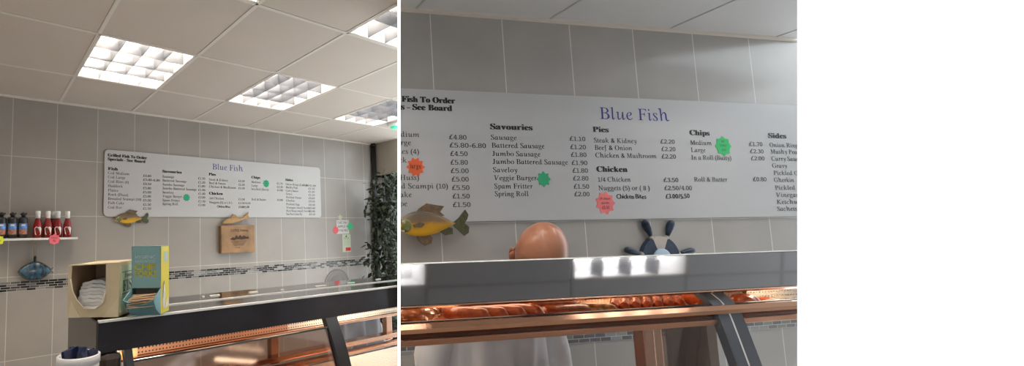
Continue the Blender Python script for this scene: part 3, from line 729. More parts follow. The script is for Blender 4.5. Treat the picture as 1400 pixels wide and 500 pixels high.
# heated gantry inside: perforated back strip in lamp-tinted steel, lamp, posts, rails, tray
bm = NB(); perf_panel(bm, .52, 1.24, 1.79, Z(-.458), Z(-.41)); obj('perforated_strip', bm, mat('lamp_tint_strip', (.62, .36, .24), .35, metal=.3), t)  # orange of the lamps put into the strip colour
bm = NB(); perf_panel(bm, 1.24, 2.70, 1.79, Z(-.458), Z(-.41)); obj('perforated_strip', bm, mat('lit_steel_strip', (.86, .78, .66), .45), t)  # paler copy of the strip, lamp glow put into its colour
bm = NB(); box(bm, XA0 + .08, .52, 1.785, 1.79, Z(-.46), Z(-.36)); obj('back_strip', bm, mat('amber_glow_panel', (.80, .50, .24), .4, var=.3, scale=18), t)  # orange lamp glow put into the panel colour
bm = NB(); box(bm, .52, 2.70, 1.797, 1.803, Z(-.46), Z(-.27)); obj('back_strip', bm, mat('strip_backing', (.05, .03, .02), .6), t)
bm = NB(); box(bm, XA0 + .05, 2.7, 1.770, 1.812, Z(-.472), Z(-.460), .002); obj('upper_rail', bm, M_lamptint, t)
bm = NB(); box(bm, XA0 + .02, 2.7, 1.46, 1.80, Z(-.30), Z(-.29)); obj('canopy_liner', bm, M_refl, t)
for x0, x1, hm in ((.40, .56, M_heatw), (.66, .85, M_heat), (.95, 1.18, M_heat), (1.40, 1.75, M_heatw), (1.85, 2.4, M_heatw)):
    bm = NB(); tube(bm, [(x0, 1.62, Z(-.315)), (x1, 1.62, Z(-.315))], .011, 10); obj('heat_lamp', bm, hm, t)
for x in (1.155, 1.925, 2.40):
    bm = NB(); box(bm, x - .022, x + .022, 1.775, 1.81, Z(-.60), Z(-.46), .003); obj('rear_post', bm, M_lamptint, t)
bm = NB(); box(bm, XA0 + .05, 2.7, 1.75, 1.81, Z(-.585), Z(-.562), .003); obj('lower_rail', bm, M_lamptint, t)
bm = NB(); box(bm, XA0 + .05, 2.7, 1.71, 1.75, Z(-.612), Z(-.596), .002); obj('tray_back_lip', bm, M_lamptint, t)
bm = NB(); yy = 1.39
while yy < 1.71:
    yz(bm, [(yy, Z(-.628)), (yy + .004, Z(-.618)), (yy + .009, Z(-.618)), (yy + .011, Z(-.628)), (yy + .016, Z(-.630)), (yy + .016, Z(-.64)), (yy, Z(-.64))], XA0 + .05, 2.7); yy += .016
obj('ribbed_tray', bm, mat('tray_steel', (.82, .74, .64), .35), t)
bm = NB(); box(bm, XA0 + .05, 2.7, 1.39, 1.40, Z(-.70), Z(-.61)); obj('tray_front', bm, M_lamptint, t)
# black glass frame leaning towards the customer
def frame_bar(x0, x1, y0, z0, y1, z1, w, name, m_, par):
    bm = NB(); n = 8; P = []
    for i in range(n + 1):
        u = i / n; P.append((y0 + (y1 - y0) * u - .012 * sin(pi * u), z0 + (z1 - z0) * u))
    P2 = [(a + w, b) for a, b in P[::-1]]
    yz(bm, P + P2, x0, x1); return obj(name, bm, m_, par)
frame_bar(1.183, 1.243, YF - .002, Z(-.345), 1.33, Z(-.62), .03, 'glass_frame', M_frame, t)
frame_bar(XA0 + .075, XA0 + .10, YF - .002, Z(-.345), 1.33, Z(-.62), .03, 'glass_frame', M_frame, t)
bm = NB(); yz(bm, [(YF - .014, Z(-.383)), (YF - .010, Z(-.383)), (1.334, Z(-.62)), (1.330, Z(-.62))], XA0 + .10, 1.183); obj('front_glass', bm, M_bronze, t)
bm = NB(); yz(bm, [(YF - .014, Z(-.379)), (YF - .007, Z(-.379)), (YF - .008, Z(-.384)), (YF - .016, Z(-.384))], XA0 + .10, 1.183); obj('glass_top_seal', bm, M_frame, t)
# battered food inside
M_bat = mat('orange_batter', (.62, .15, .03), .35, var=.35, scale=70, bump=.5)
M_saus = mat('glossy_sausage', (.58, .11, .03), .25, var=.2, scale=30, coat=.5)
def sausage(name, room, x, y, z, L, r, rz, label, m_, grp, bend=.006, squash=1):
    bm = NB(); n = 14; pts = []; rs = []
    for i in range(n + 1):
        u = i / n; a = min(u, 1 - u) * L; pts.append((bend * sin(pi * u), -L / 2 + L * u, r)); rs.append(r * math.sqrt(max(.02, 1 - max(0, 1 - a / r) ** 2)))
    tube(bm, pts, r, 14, rs=rs); bmesh.ops.scale(bm, vec=(1, 1, squash), verts=bm.verts)
    o = obj(name, bm, m_, None, room, True); place(o, room, (x, y, z), rz); tag(o, label, 'hot food', grp); return o
rn = random.Random(5)
FA = [(.95 + .06 * i, 1.60) for i in range(5)] + [(.93 + .06 * i, 1.465) for i in range(4)]
for i, (x, y) in enumerate(FA):
    sausage('battered_sausage', 'A', x, y, Z(-.618), .12, .024, rn.uniform(-.12, .12), 'orange battered sausage in the tray behind the bronze glass, beside the black frame', M_bat, 'battered food behind the bronze glass')
# folded sheet added to stand in for a pale reflection at the lit end
def cloth(name, room, x0, x1, y, z0, z1, label, m_, folds=9, amp=.018):
    bm = NB(); n, mm = 48, 12; g = []
    for j in range(mm + 1):
        v = j / mm; row = []
        for i in range(n + 1):
            u = i / n; a = amp * (sin(folds * u * 2 + 3 * v) + .5 * sin(folds * 3.1 * u + 1.2 - 2 * v)) * (.5 + .5 * (1 - v))
            row.append(bm.verts.new((x0 + (x1 - x0) * u, y + a, z0 + (z1 - z0) * v)))
        g.append(row)
    for j in range(mm):
        for i in range(n): f = bm.faces.new((g[j][i], g[j][i + 1], g[j + 1][i + 1], g[j + 1][i])); f.smooth = True
    r = bmesh.ops.solidify(bm, geom=bm.faces, thickness=.003)
    o = obj(name, bm, m_, None, room); place(o, room, (0, 0, 0)); tag(o, label, 'reflection sheet'); return o
cloth('reflection_sheet', 'A', 1.72, 2.12, 2.02, Z(-.70), Z(-.43), 'pale grey folded sheet added as a reflection behind the lit end of the first cabinet', mat('grey_reflection', (.40, .40, .42), .9))

# ------------------------------------------------------------------ boxes on the deck
rz = R(-35)
t = thing('napkin_box', 'torn open cream cardboard box of white napkins on the cabinet end', 'box', 'A', (.232, 1.552, Z(-.2475)), rz)
W, D, H = .163, .20, .166; M_card = mat('cream_card', (.60, .50, .33), .75, var=.10, scale=10); M_cardin = mat('brown_card_inside', (.52, .37, .25), .85)
bm = NB()
hole = [(.012, .148), (.010, .120), (.016, .085), (.030, .055), (.055, .028), (.090, .026), (.115, .045), (.121, .075), (.121, .166)]
# front face with the torn opening: outer contour minus hole, as one ring polygon
front = [(0, 0), (W, 0), (W, H), (.121, H)] + hole[::-1][1:] + [(.012, H - .006), (0, H - .006)]
xz(bm, front, 0, .003)
box(bm, 0, .003, .003, D, 0, H - .006); box(bm, W - .003, W, .003, D, 0, H); box(bm, 0, W, .003, D, 0, .003); box(bm, 0, W, D - .003, D, 0, H)
prism(bm, [(.0, .0), (W, 0), (W, D), (0, D)], lambda a, b: (a, b, H - .006 + .006 * a / W), lambda a, b: (a, b, H - .003 + .006 * a / W))
obj('carton', bm, M_card, t)
bm = NB(); box(bm, .004, W - .004, D - .006, D - .0035, .004, H - .008); box(bm, .0032, .005, .004, D - .006, .004, H - .01); obj('carton_lining', bm, M_cardin, t)
bm = NB(); tube(bm, [(a, -.003, b) for a, b in hole[1:-1]], .0022, 6); obj('torn_edge', bm, mat('torn_card', (.72, .64, .48), .8), t)
bm = NB(); prism(bm, [(.004, 0), (.045, 0), (.012, .05)], lambda a, b: (a, -.0035, b), lambda a, b: (a, -.0005, b)); prism(bm, [(W - .05, 0), (W, 0), (W, .06)], lambda a, b: (a, -.0035, b), lambda a, b: (a, -.0005, b)); obj('folded_flap', bm, mat('cream_card_flap', (.66, .57, .40), .7), t)
bm = NB(); box(bm, W, W + .0015, .012, D - .01, .012, H - .012); obj('side_label', bm, mat('pale_green_label', (.52, .62, .42), .6), t)
bm = NB()
def side(bm, s, y0, z0, cap, y1, x):
    tmp = NB(); write(tmp, s, y0, z0, cap, 'bold', x1=y1, y=0)
    mp = {}
    for v in tmp.verts: mp[v] = bm.verts.new((x, v.co.x, v.co.z))
    for f in tmp.faces:
        nf = bm.faces.new([mp[v] for v in f.verts])
    tmp.free()
side(bm, 'FISH', .03, .075, .034, .15, W + .0022); side(bm, 'finest', .045, .118, .014, .12, W + .0022)
for z in (.066, .135): 
    f = bm.faces.new([bm.verts.new((W + .0022, a, b)) for a, b in ((.02, z), (.17, z), (.17, z + .002), (.02, z + .002))])
obj('lettering', bm, M_ink, t)
M_nap = mat('napkin_white', (.93, .92, .90), .9)
for k in range(9):
    bm = NB(); n = 16; h = .0098; P0 = []; z = .010 + k * .0100
    x0, x1 = .014 + .001 * k, .118 - .0015 * (k % 3)
    top = [(x0 + (x1 - x0) * i / n, z + h + .010 * sin(pi * i / n) * (k / 8) + .0015 * sin(i * 1.3)) for i in range(n + 1)]
    bot = [(a, b - h * .97) for a, b in top]
    yy0 = .012 + .004 * (k % 3) + .004 * k
    vs = xz(bm, bot + top[::-1], yy0, D - .02)
    o = obj('paper_napkin', bm, M_nap, None, 'A'); M_ = Matrix.Rotation(rz, 4, 'Z'); place(o, 'A', (.232, 1.552, Z(-.2475)), rz)
    tag(o, 'white folded paper napkin in the pile inside the torn cream box', 'napkin', 'napkins in the torn box')

rz2 = R(-37)
t = thing('chip_fork_box', 'teal and yellow chip fork dispenser box beside the napkin box', 'box', 'A', (.405, 1.460, Z(-.2475)), rz2)
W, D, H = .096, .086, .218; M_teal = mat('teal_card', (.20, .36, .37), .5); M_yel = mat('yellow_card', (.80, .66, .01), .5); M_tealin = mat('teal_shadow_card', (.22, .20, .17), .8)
bm = NB(); box(bm, 0, W, 0, .0025, .085, H); box(bm, 0, .0025, .0, D, 0, H); box(bm, 0, W, D - .0025, D, 0, H); box(bm, 0, W, 0, D, H - .0025, H); box(bm, 0, W, 0, D, 0, .0025)
obj('carton', bm, M_teal, t)
bm = NB(); box(bm, W - .0025, W, .0, D, 0, H - .002); obj('yellow_side', bm, M_yel, t, )
# lower dispensing lip: sides and curved front pushed out towards the customer
bm = NB()
lip = [(0, .0), (-.034, .030), (-.050, .062), (-.043, .070), (-.018, .080), (0, .086)]
yz(bm, [(a, b) for a, b in [(0, .0), (-.045, .026), (-.070, .056), (0, .084)]], W - .002, W)
yz(bm, [(a, b) for a, b in [(0, .0), (-.045, .026), (-.070, .056), (0, .084)]], 0, .002)
prism(bm, [(0, 0), (W, 0), (W, 1), (W * .62, .72), (W * .38, .70), (0, 1)], lambda a, b: (a, -.070 * b ** .8, .0 + .056 * b), lambda a, b: (a, -.070 * b ** .8 + .002, .0 + .056 * b + .001))
obj('dispensing_lip', bm, mat('teal_card_lip', (.16, .35, .40), .5), t)
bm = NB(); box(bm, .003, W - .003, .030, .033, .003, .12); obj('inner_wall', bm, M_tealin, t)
bm = NB(); write(bm, 'HYGIENIC', .012, .178, .0105, 'sans', x1=.078, y=-.0006, mi=1); write(bm, 'HARDWOOD', .012, .165, .0095, 'sans', x1=.078, y=-.0006, mi=1)
for dx in (0, .0008, .0016):
    for dz in (0, .0008, -.0008): write(bm, 'CHIP', .010 + dx, .143 + dz, .018, 'sans', x1=.078 + dx, y=-.0006 - .0001 * dx * 1000); write(bm, 'FORKS', .010 + dx, .122 + dz, .017, 'sans', x1=.082 + dx, y=-.0006 - .0001 * dx * 1000)
letters('front_print', bm, [mat('print_yellow', (.66, .62, .04), .5), mat('print_pale', (.50, .62, .62), .5)], t)
# side print: pale patch and a black and white curved shape
bm = NB()
def blob(bm, pts, x, mi):
    f = bm.faces.new([bm.verts.new((x, a, b)) for a, b in pts]); f.material_index = mi
blob(bm, [(.030, .165), (.066, .165), (.066, .200), (.030, .200)], W + .0006, 2)
blob(bm, [(.030 + .016 * cos(a), .055 + .040 * sin(a)) for a in [2 * pi * k / 20 for k in range(20)]], W + .0006, 1)
blob(bm, [(.016, .055), (.020, .085), (.024, .102), (.030, .106), (.033, .098), (.028, .09), (.024, .07), (.018, .045)], W + .0010, 0)
blob(bm, [(.040, .012), (.078, .02), (.078, .05), (.05, .03)], W + .0010, 1)
obj('side_print', bm, [M_ink, mat('print_white', (.75, .75, .72), .5), mat('print_mint', (.45, .60, .50), .5)], t)
M_fork = mat('birch_wood', (.74, .52, .33), .6, var=.15, scale=30)
base = None
FKP = [(.004 + .0006 * ((i * 3) % 7), -.058 + .0115 * (i % 5), .030 + .0055 * (i // 5) + .003 * (i % 5)) for i in range(25)]
for i, (fx, fy, fz) in enumerate(FKP):
    bm = NB(); P = [(-.0035, 0), (.0035, 0), (.0045, .060), (.0045, .082), (.0022, .085), (.0015, .066), (-.0015, .066), (-.0022, .085), (-.0045, .082), (-.0045, .060)]
    prism(bm, P, lambda a, b: (a, b, 0), lambda a, b: (a, b, .0016))
    ang = R(rn.uniform(-28, 60)); Mx = Matrix.Rotation(ang, 4, 'Z') @ Matrix.Rotation(R(rn.uniform(8, 20)), 4, 'X')
    Mx = Matrix.Translation((fx + .004, fy, fz)) @ Matrix.Rotation(R(-74 + rn.uniform(-9, 9)), 4, 'Z') @ Matrix.Rotation(R(rn.uniform(0, 8)), 4, 'X')
    bmesh.ops.transform(bm, matrix=Mx, verts=bm.verts)
    o = obj('chip_fork', bm, M_fork, None, 'A'); place(o, 'A', (.405, 1.460, Z(-.2475)), rz2)
    tag(o, 'thin pale wooden chip fork lying loose in the mouth of the teal box', 'chip fork', 'wooden forks in the dispenser')

# ------------------------------------------------------------------ tub of sachets
t = thing('plastic_tub', 'white round plastic tub of dark blue sachets at the cabinet end', 'tub', 'A', (.216, 1.25, Z(-.44)))
bm = NB(); lathe(bm, [(.036, 0), (.047, .125), (.0515, .126), (.0515, .144), (.0485, .1465), (.0455, .144), (.0345, .006)], 40); obj('tub_body', bm, mat('tub_white', (.78, .76, .76), .35), t)
bm = NB(); lathe(bm, [(.0475, .112), (.0490, .114), (.0490, .120), (.0475, .122)], 40); obj('rim_ring', bm, M_white, t)
M_sac = mat('sachet_navy', (.012, .018, .055), .3, var=.5, scale=60)
for k in range(9):
    bm = NB(); w, h = .020, .030
    vs = box(bm, -w, w, -.0035, .0035, 0, h * 2, .003)
    for v in bm.verts:
        if abs(v.co.x) > w * .8 or v.co.z < .005 or v.co.z > h * 2 - .005: v.co.y *= .25
        v.co.y += .002 * sin(v.co.x * 200 + k)
    if k == 1:
        x = [f for f in bm.faces if f.normal.y < -.9]
    o = obj('sauce_sachet', bm, M_sac, None, 'A')
    a = -1.2 + k * .42
    place(o, 'A', (.216 + .021 * cos(k * 2.1), 1.25 + .020 * sin(k * 2.1) , Z(-.44) + .096 + .006 * (k % 3)), a)
    o.rotation_euler = (R(rn.uniform(-12, 12)), R(rn.uniform(-16, 16)), a * .4)
    tag(o, 'dark navy sauce sachet standing in the white tub', 'sachet', 'sachets in the white tub')
# ================================================================== room B shell (same shop, nearer counter)
YW = 1.913
M_tileBx = brick_mat('glazed_wall_tile_near', (.42, .405, .385), (.40, .385, .365), (.70, .69, .67), .3945, .55, .0026, 0, (1.131 - .3945 * 3, 1.637 - .55 * 3), rough=.2)
M_mosBx = brick_mat('mosaic_strip_near', MOSB, None, (.55, .55, .54), .062, .020, .0016, .5, (0, 1.045), rough=.15, mosaic=True)
bm = NB(); box(bm, .3, 4.4, YW, YW + .1, 1.125, CEIL + .1); box(bm, .3, 4.4, YW, YW + .1, 0, 1.045); struct('wall_back_near', bm, M_tileBx, 'B')
bm = NB(); box(bm, .3, 4.4, YW - .003, YW + .1, 1.045, 1.125); struct('trim_4', bm, M_mosBx, 'B')
bm = NB(); box(bm, -.5, 4.4, -2.6, YW, -.1, 0); CB = bm.copy(); struct('floor_near', bm, M_floor, 'B'); struct('floor_front', CB, M_floor, 'G')
M_ceilB = mat('ceiling_tile_cool', (.62, .61, .60), .85, var=.02, scale=2)
gx = [-.4, .45, 1.245, 2.165, 2.985, 3.75, 4.4]; gy = [-2.6, -.90, -.10, .70, 1.50]
gx2 = [-.4, .30, 1.05, 1.79, 2.54, 3.28, 4.02, 4.4]
bm = NB()
for i in range(len(gx) - 1):
    for j in range(4):
        if i in (1, 3) and j in (1, 3): continue
        ceil_panel(bm, gx[i], gx[i + 1], gy[j], gy[j + 1])
for i in range(len(gx2) - 1): ceil_panel(bm, gx2[i], gx2[i + 1], 1.5, YW + .02)
CB = bm.copy(); struct('ceiling_near', bm, M_ceilB, 'B'); struct('ceiling_front', CB, M_ceilB, 'F')
bm = NB()
for x in gx[1:-1]: box(bm, x - .007, x + .007, -2.6, 1.5, CEIL - .003, CEIL)
for x in gx2[1:-1]: box(bm, x - .006, x + .006, 1.5, YW, CEIL - .003, CEIL)
for y in gy[1:]: box(bm, -.4, 4.4, y - .007, y + .007, CEIL - .0035, CEIL)
CB = bm.copy(); struct('trim_5', bm, mat('ceiling_grid_grey', (.48, .47, .46), .6), 'B'); struct('trim_7', CB, MATS['ceiling_grid_grey'], 'F')
bm = NB(); box(bm, .3, 4.4, YW - .022, YW, CEIL - .012, CEIL); struct('trim_6', bm, M_tbar, 'B')
fixture('B', .45, 1.245, .70, 1.50, 'louvred ceiling light over the near counter, mirrored in the hood by the white divide', M_tubeB, room2='N')
fixture('B', 2.165, 2.985, .70, 1.50, 'louvred ceiling light over the near counter, mirrored in the hood below the ship wheel', M_tubeB, room2='N')

fixture('B', .45, 1.245, -.90, -.10, 'added unseen louvred fill light behind the customer at the near counter, divide side', M_tubeB, room2='N')  # unseen fitting added to brighten the near half
fixture('B', 2.165, 2.985, -.90, -.10, 'added unseen louvred fill light behind the customer at the near counter, window side', M_tubeB, room2='N')  # second unseen fitting added for more light on the near half

# ================================================================== counter B
t = cabB = thing('heated_display_cabinet', 'grey hooded heated display cabinet in front of the bald person', 'display cabinet', 'B', (0, 0, 0))
XB0, XB1 = .30, 2.6
M_heatB = mat('heat_lamp_near', (1, .8, .6), .5, emit=(1, .72, .50), es=12); M_heatwB = mat('heat_lamp_near_white', (1, .9, .8), .5, emit=(1, .82, .62), es=22)
bm = NB(); yz(bm, [(1.080, Z(-.0835)), (1.0, Z(-.175)), (1.012, Z(-.182)), (1.092, Z(-.094))], XB0, XB1); obj('hood_panel', bm, M_hoodB, t)
bm = NB(); yz(bm, [(1.078, Z(-.0838)), (1.081, Z(-.0810)), (1.096, Z(-.0840)), (1.094, Z(-.0925))], XB0, XB1); obj('hood_edge', bm, M_edge, t)
bm = NB(); yz(bm, [(1.092, Z(-.0945)), (1.092, Z(-.087)), (1.38, Z(-.125)), (1.38, Z(-.133))], XB0, XB1); obj('hood_top', bm, M_steel, t)
bm = NB(); yz(bm, [(1.002, Z(-.1765)), (1.012, Z(-.1825)), (1.012, Z(-.186)), (1.0, Z(-.180))], XB0, XB1); obj('hood_lip', bm, M_lamptint, t)
for x0, x1, hm in ((.55, .95, M_heatB), (1.1, 1.5, M_heatB), (1.65, 2.25, M_heatwB)):
    yl = 1.06 if hm is M_heatwB else 1.16
    bm = NB(); tube(bm, [(x0, yl, Z(-.140)), (x1, yl, Z(-.140))], .009, 10); obj('heat_lamp', bm, hm, t)
bm = NB(); perf_panel(bm, .60, 2.4, 1.365, Z(-.262), Z(-.14), .0125, .003); obj('perforated_panel', bm, M_lamptint, t)
bm = NB(); perf_panel(bm, 1.70, 2.45, 1.125, Z(-.245), Z(-.180), .0115, .0028); obj('perforated_panel', bm, mat('lit_cream_panel', (.84, .72, .58), .4), t)  # cream colour carries the bright heat-lamp light on this end
bm = NB(); box(bm, 1.70, 2.45, 1.132, 1.136, Z(-.247), Z(-.180)); obj('panel_backing', bm, mat('panel_backing_brown', (.20, .12, .07), .5), t)
bm = NB(); box(bm, .40, 2.6, 1.38, 1.386, Z(-.27), Z(-.13)); obj('back_panel', bm, mat('back_panel_brown', (.22, .12, .07), .5), t)
bm = NB(); box(bm, XB0, XB1, 1.01, 1.386, Z(-.255), Z(-.247)); obj('food_shelf', bm, M_lamptint, t)
bm = NB(); P = [(1.004, Z(-.2155)), (.993, Z(-.2175)), (.9825, Z(-.2275)), (.985, Z(-.238)), (1.0, Z(-.2405)), (1.012, Z(-.2405)), (1.012, Z(-.2155))]; yz(bm, P, XB0, XB1); obj('front_rail', bm, M_railc, t)
bm = NB(); yz(bm, [(1.006, Z(-.2135)), (1.002, Z(-.2145)), (1.002, Z(-.2165)), (1.006, Z(-.2165))], XB0, XB1); obj('glass_seal', bm, M_frame, t)
bm = NB(); box(bm, XB0, XB1, .998, 1.012, Z(-.253), Z(-.2405)); obj('rail_groove', bm, M_lamptintd, t)
bm = NB(); box(bm, XB0, XB1, .990, 1.012, Z(-.268), Z(-.2535), .002); obj('lower_rail', bm, mat('lamp_tint_rail_soft', (.70, .34, .20), .38, metal=1), t)  # warm lamp light put into the lower rail's colour
bm = NB(); box(bm, 1.172, 1.205, 1.013, 1.045, Z(-.62), Z(-.255), .002); box(bm, 1.205, 1.238, 1.020, 1.045, Z(-.62), Z(-.255), .002); obj('centre_post', bm, M_lamptint, t)
bm = NB(); box(bm, 1.238, 1.40, 1.028, 1.033, Z(-.62), Z(-.262)); obj('bronze_pane', bm, M_bronze, t)
bm = NB(); box(bm, 1.665, 1.88, 1.35, 1.36, Z(-.62), Z(-.262)); obj('inner_screen', bm, mat('brown_screen', (.20, .13, .09), .25), t)
bm = NB(); box(bm, XB0, XB1, 1.0, 1.385, 0, Z(-.62)); box(bm, XB0, XB1, .93, 1.0, 0, Z(-.50)); obj('base', bm, M_steel, t)
def bar(x0, x1, w, par, m_, name):
    P = [(1.030, Z(-.187)), (1.008, Z(-.205)), (.992, Z(-.225)), (.982, Z(-.26)), (.972, Z(-.30)), (.956, Z(-.366)), (.935, Z(-.50))]
    bm = NB(); yz(bm, P + [(a + w, b - .002) for a, b in P[::-1]], x0, x1); obj(name, bm, m_, par)
bar(1.388, 1.424, .02, t, M_frameB, 'glass_frame'); bar(1.430, 1.468, .02, t, M_frameB, 'glass_frame'); bar(1.4245, 1.4295, .012, t, M_edge, 'frame_joint')
def pane(x0, x1):
    P = [(.984, Z(-.242)), (.980, Z(-.26)), (.955, Z(-.366)), (.935, Z(-.50))]
    bm = NB(); yz(bm, P + [(a - .003, b) for a, b in P[::-1]], x0, x1); obj('front_glass', bm, M_glassclear, t)
pane(XB0, 1.388); pane(1.468, XB1)

# hot food along the shelf
zs = Z(-.247)
GRP = None
M_foodw = mat('breaded_orange', (.70, .20, .04), .30, var=.4, scale=45, bump=.6, coat=.5)
def lump(room, x, y, z, sx, sy, sz, rz, name, label, m_, seed=0, grp=None):
    bm = NB(); bmesh.ops.create_icosphere(bm, subdivisions=4, radius=1)
    r_ = random.Random(seed); ph = [r_.uniform(0, 6) for _ in range(6)]
    for v in bm.verts:
        d = 1 + .07 * sin(3 * v.co.x + ph[0]) + .06 * sin(4 * v.co.y + ph[1]) + .04 * sin(9 * v.co.x + 7 * v.co.y + ph[2])
        v.co *= d; v.co.x *= sx; v.co.y *= sy; v.co.z = max(v.co.z, -.85) * sz
    zm = min(v.co.z for v in bm.verts)
    for v in bm.verts: v.co.z -= zm
    o = obj(name, bm, m_, None, room, True); place(o, room, (x, y, z), rz); tag(o, label, 'hot food', grp); return o
t2 = thing('wrapped_fish_cakes', 'orange food pack in crinkled clear wrap, at the white divide', 'food pack', 'B', (.555, 1.16, zs))
bm = NB(); bmesh.ops.create_icosphere(bm, subdivisions=4, radius=1)
for v in bm.verts: v.co = Vector((v.co.x * .088, v.co.y * .080, max(v.co.z, -.7) * .036 * (1 + .15 * sin(v.co.x * 9) * cos(v.co.y * 7)) + .025))
obj('filling', bm, M_foodw, t2, smooth=True)
bm = NB(); bmesh.ops.create_icosphere(bm, subdivisions=4, radius=1)
for v in bm.verts:
    k = 1 + .06 * sin(v.co.x * 17 + v.co.z * 11) + .05 * sin(v.co.y * 23 + 2) + .04 * sin(v.co.x * 41)
    v.co = Vector((v.co.x * .100 * k, v.co.y * .090 * k, max(v.co.z, -.66) * .041 * k + .029))
obj('clear_wrap', bm, glass('cling_wrap', (.93, .85, .8), .18, .12), t2)
LB = 'large battered sausage lying slantwise, between the wrapped pack and the long fillet'
M_bt2 = mat('deep_batter', (.50, .11, .035), .28, var=.3, scale=60, bump=.6, coat=.4)
for i, (x, y) in enumerate(((.722, 1.12), (.776, 1.12), (.830, 1.12), (.884, 1.12), (.79, 1.27))):
    sausage('battered_sausage', 'B', x, y, zs, .135, .0215, R(-150), LB, M_bt2, 'slanting battered sausages', .008)
sausage('fish_fillet', 'B', 1.012, 1.10, zs, .155, .021, R(-90), 'long battered fillet lying lengthwise, in front, below the bald head', M_bt2, None, .006, .85)
sausage('fish_fillet', 'B', 1.02, 1.16, zs, .18, .026, R(-88), 'long battered fillet lying lengthwise, behind the front one', M_bt2, None, .004, .9)
sausage('twisted_roll', 'B', 1.113, 1.095, zs, .10, .018, R(-128), 'ridged twisted golden roll between the long fillet and the sausage row', mat('ridged_gold', (.62, .25, .06), .3, var=.55, scale=90, bump=.9, coat=.4), None, .003)
for i in range(7):
    sausage('sausage', 'B', 1.205 + .0385 * i, 1.125, zs, .135, .0125, R(-49), 'glossy orange sausage in the neat parallel row beside the frame', M_saus, 'parallel sausage row', .001, 1.45)
lump('B', 1.555, 1.15, zs, .050, .040, .030, R(-49), 'battered_fish', 'rounded battered piece next to the slate frame, end of the sausage row', M_saus, 3)
lump('B', 1.615, 1.075, zs, .034, .03, .024, 0, 'battered_fish', 'red brown lump standing in for a reflection just behind the slate frame', M_bt2, 5)  # added lump in place of a reddish reflection
lump('B', 1.69, 1.065, zs, .03, .03, .016, .5, 'battered_fish', 'small battered piece past the slate frame, before the bright perforated panel', M_bt2, 8)

# ================================================================== ship wheel on the near wall
t = thing('ship_wheel', 'navy and cream wooden ship wheel on the wall behind the hood', 'wheel ornament', 'B', (2.338, YW, Z(-.165)))
M_navy = mat('navy_paint', (.015, .032, .065), .4, var=.3, scale=50); M_cream = mat('cream_paint', (.50, .46, .41), .5, var=.1, scale=20)
AN = [165, 112, 65, 11, -40, -91, -143]
def arc_seg(bm, r0, r1, a0, a1, y0, y1, n=10):
    P = [(r1 * cos(R(a0 + (a1 - a0) * k / n)), r1 * sin(R(a0 + (a1 - a0) * k / n))) for k in range(n + 1)]
    P += [(r0 * cos(R(a1 + (a0 - a1) * k / n)), r0 * sin(R(a1 + (a0 - a1) * k / n))) for k in range(n + 1)]
    xz(bm, P, y0, y1)
for i in range(7):
    a1, a0 = AN[i], AN[(i + 1) % 7]
    if i == 6: a0 -= 360
    bm = NB(); arc_seg(bm, .052, .117, a0 + .3, a1 - .3, -.022, 0); obj('rim_segment', bm, M_cream if i in (1, 3, 5) else M_navy, t)
bm = NB(); lathe(bm, [(.054, 0), (.054, -.028), (.045, -.033), (.015, -.034)], 32, axis='y'); obj('hub', bm, mat('pale_blue_paint', (.40, .52, .66), .4), t)
for a in AN:
    c_, s_ = cos(R(a)), sin(R(a))
    bm = NB(); pr = [(.108, .011), (.118, .012), (.124, .008), (.132, .0075)]; tube(bm, [(r * c_, -.012, r * s_) for r, _ in pr], .01, 10, rs=[w for _, w in pr]); h = obj('spindle', bm, M_cream, t)
    bm = NB(); pr = [(.130, .008), (.145, .0115), (.17, .0155), (.196, .0165), (.210, .0135), (.217, .006)]; tube(bm, [(r * c_, -.017, r * s_) for r, _ in pr], .01, 12, rs=[w for _, w in pr]); obj('handle', bm, M_navy, h)

# ================================================================== the person behind the near counter
t = thing('person', 'bald person in a white coat standing behind the near cabinet, head bowed', 'person', 'B', (1.14, 1.60, 0))
def L(x, y, z): return (x - 1.14, y - 1.60, z)
M_skin = mat('skin', (.43, .185, .105), .32, var=.06, scale=12, spec=.5); M_coat = mat('coat_white', (.86, .84, .86), .85)
V = [L(1.13, 1.62, .90), L(1.13, 1.62, 1.05), L(1.14, 1.60, 1.24), L(1.19, 1.575, 1.36), L(1.25, 1.56, 1.42), L(1.29, 1.55, 1.47)]
Rr = [.13, .12, .125, .065, .052, .05]; E = [(0, 1), (1, 2), (2, 3), (3, 4), (4, 5)]
def add(v, r, p): V.append(L(*v)); Rr.append(r); E.append((p, len(V) - 1)); return len(V) - 1
for sx in (-1, 1):
    sh = add((1.14 + sx * .185, 1.60, 1.315), .055, 2); el = add((1.14 + sx * .265, 1.60, 1.06), .042, sh); wr = add((1.14 + sx * .17, 1.50, .99), .028, el)
    pm_ = add((1.14 + sx * .145, 1.462, .985), .030, wr)
    for k in range(4):
        o_ = (k - 1.5) * .018; ln = (.030, .036, .034, .026)[k]
        a = add((1.14 + sx * .135 + o_, 1.440, .985), .0095, pm_); b = add((1.14 + sx * .13 + o_, 1.440 - ln * .6, .975), .0085, a); add((1.14 + sx * .128 + o_, 1.440 - ln * .85, .962), .0075, b)
    a = add((1.14 + sx * .105, 1.475, .985), .011, wr); add((1.14 + sx * .09, 1.455, .980), .009, a)
    hp = add((1.13 + sx * .09, 1.62, .84), .088, 0); kn = add((1.13 + sx * .10, 1.61, .46), .058, hp); an = add((1.13 + sx * .105, 1.635, .10), .038, kn); add((1.13 + sx * .12, 1.56, .05), .035, an)
bm = skin(V, E, Rr, 0, 2)
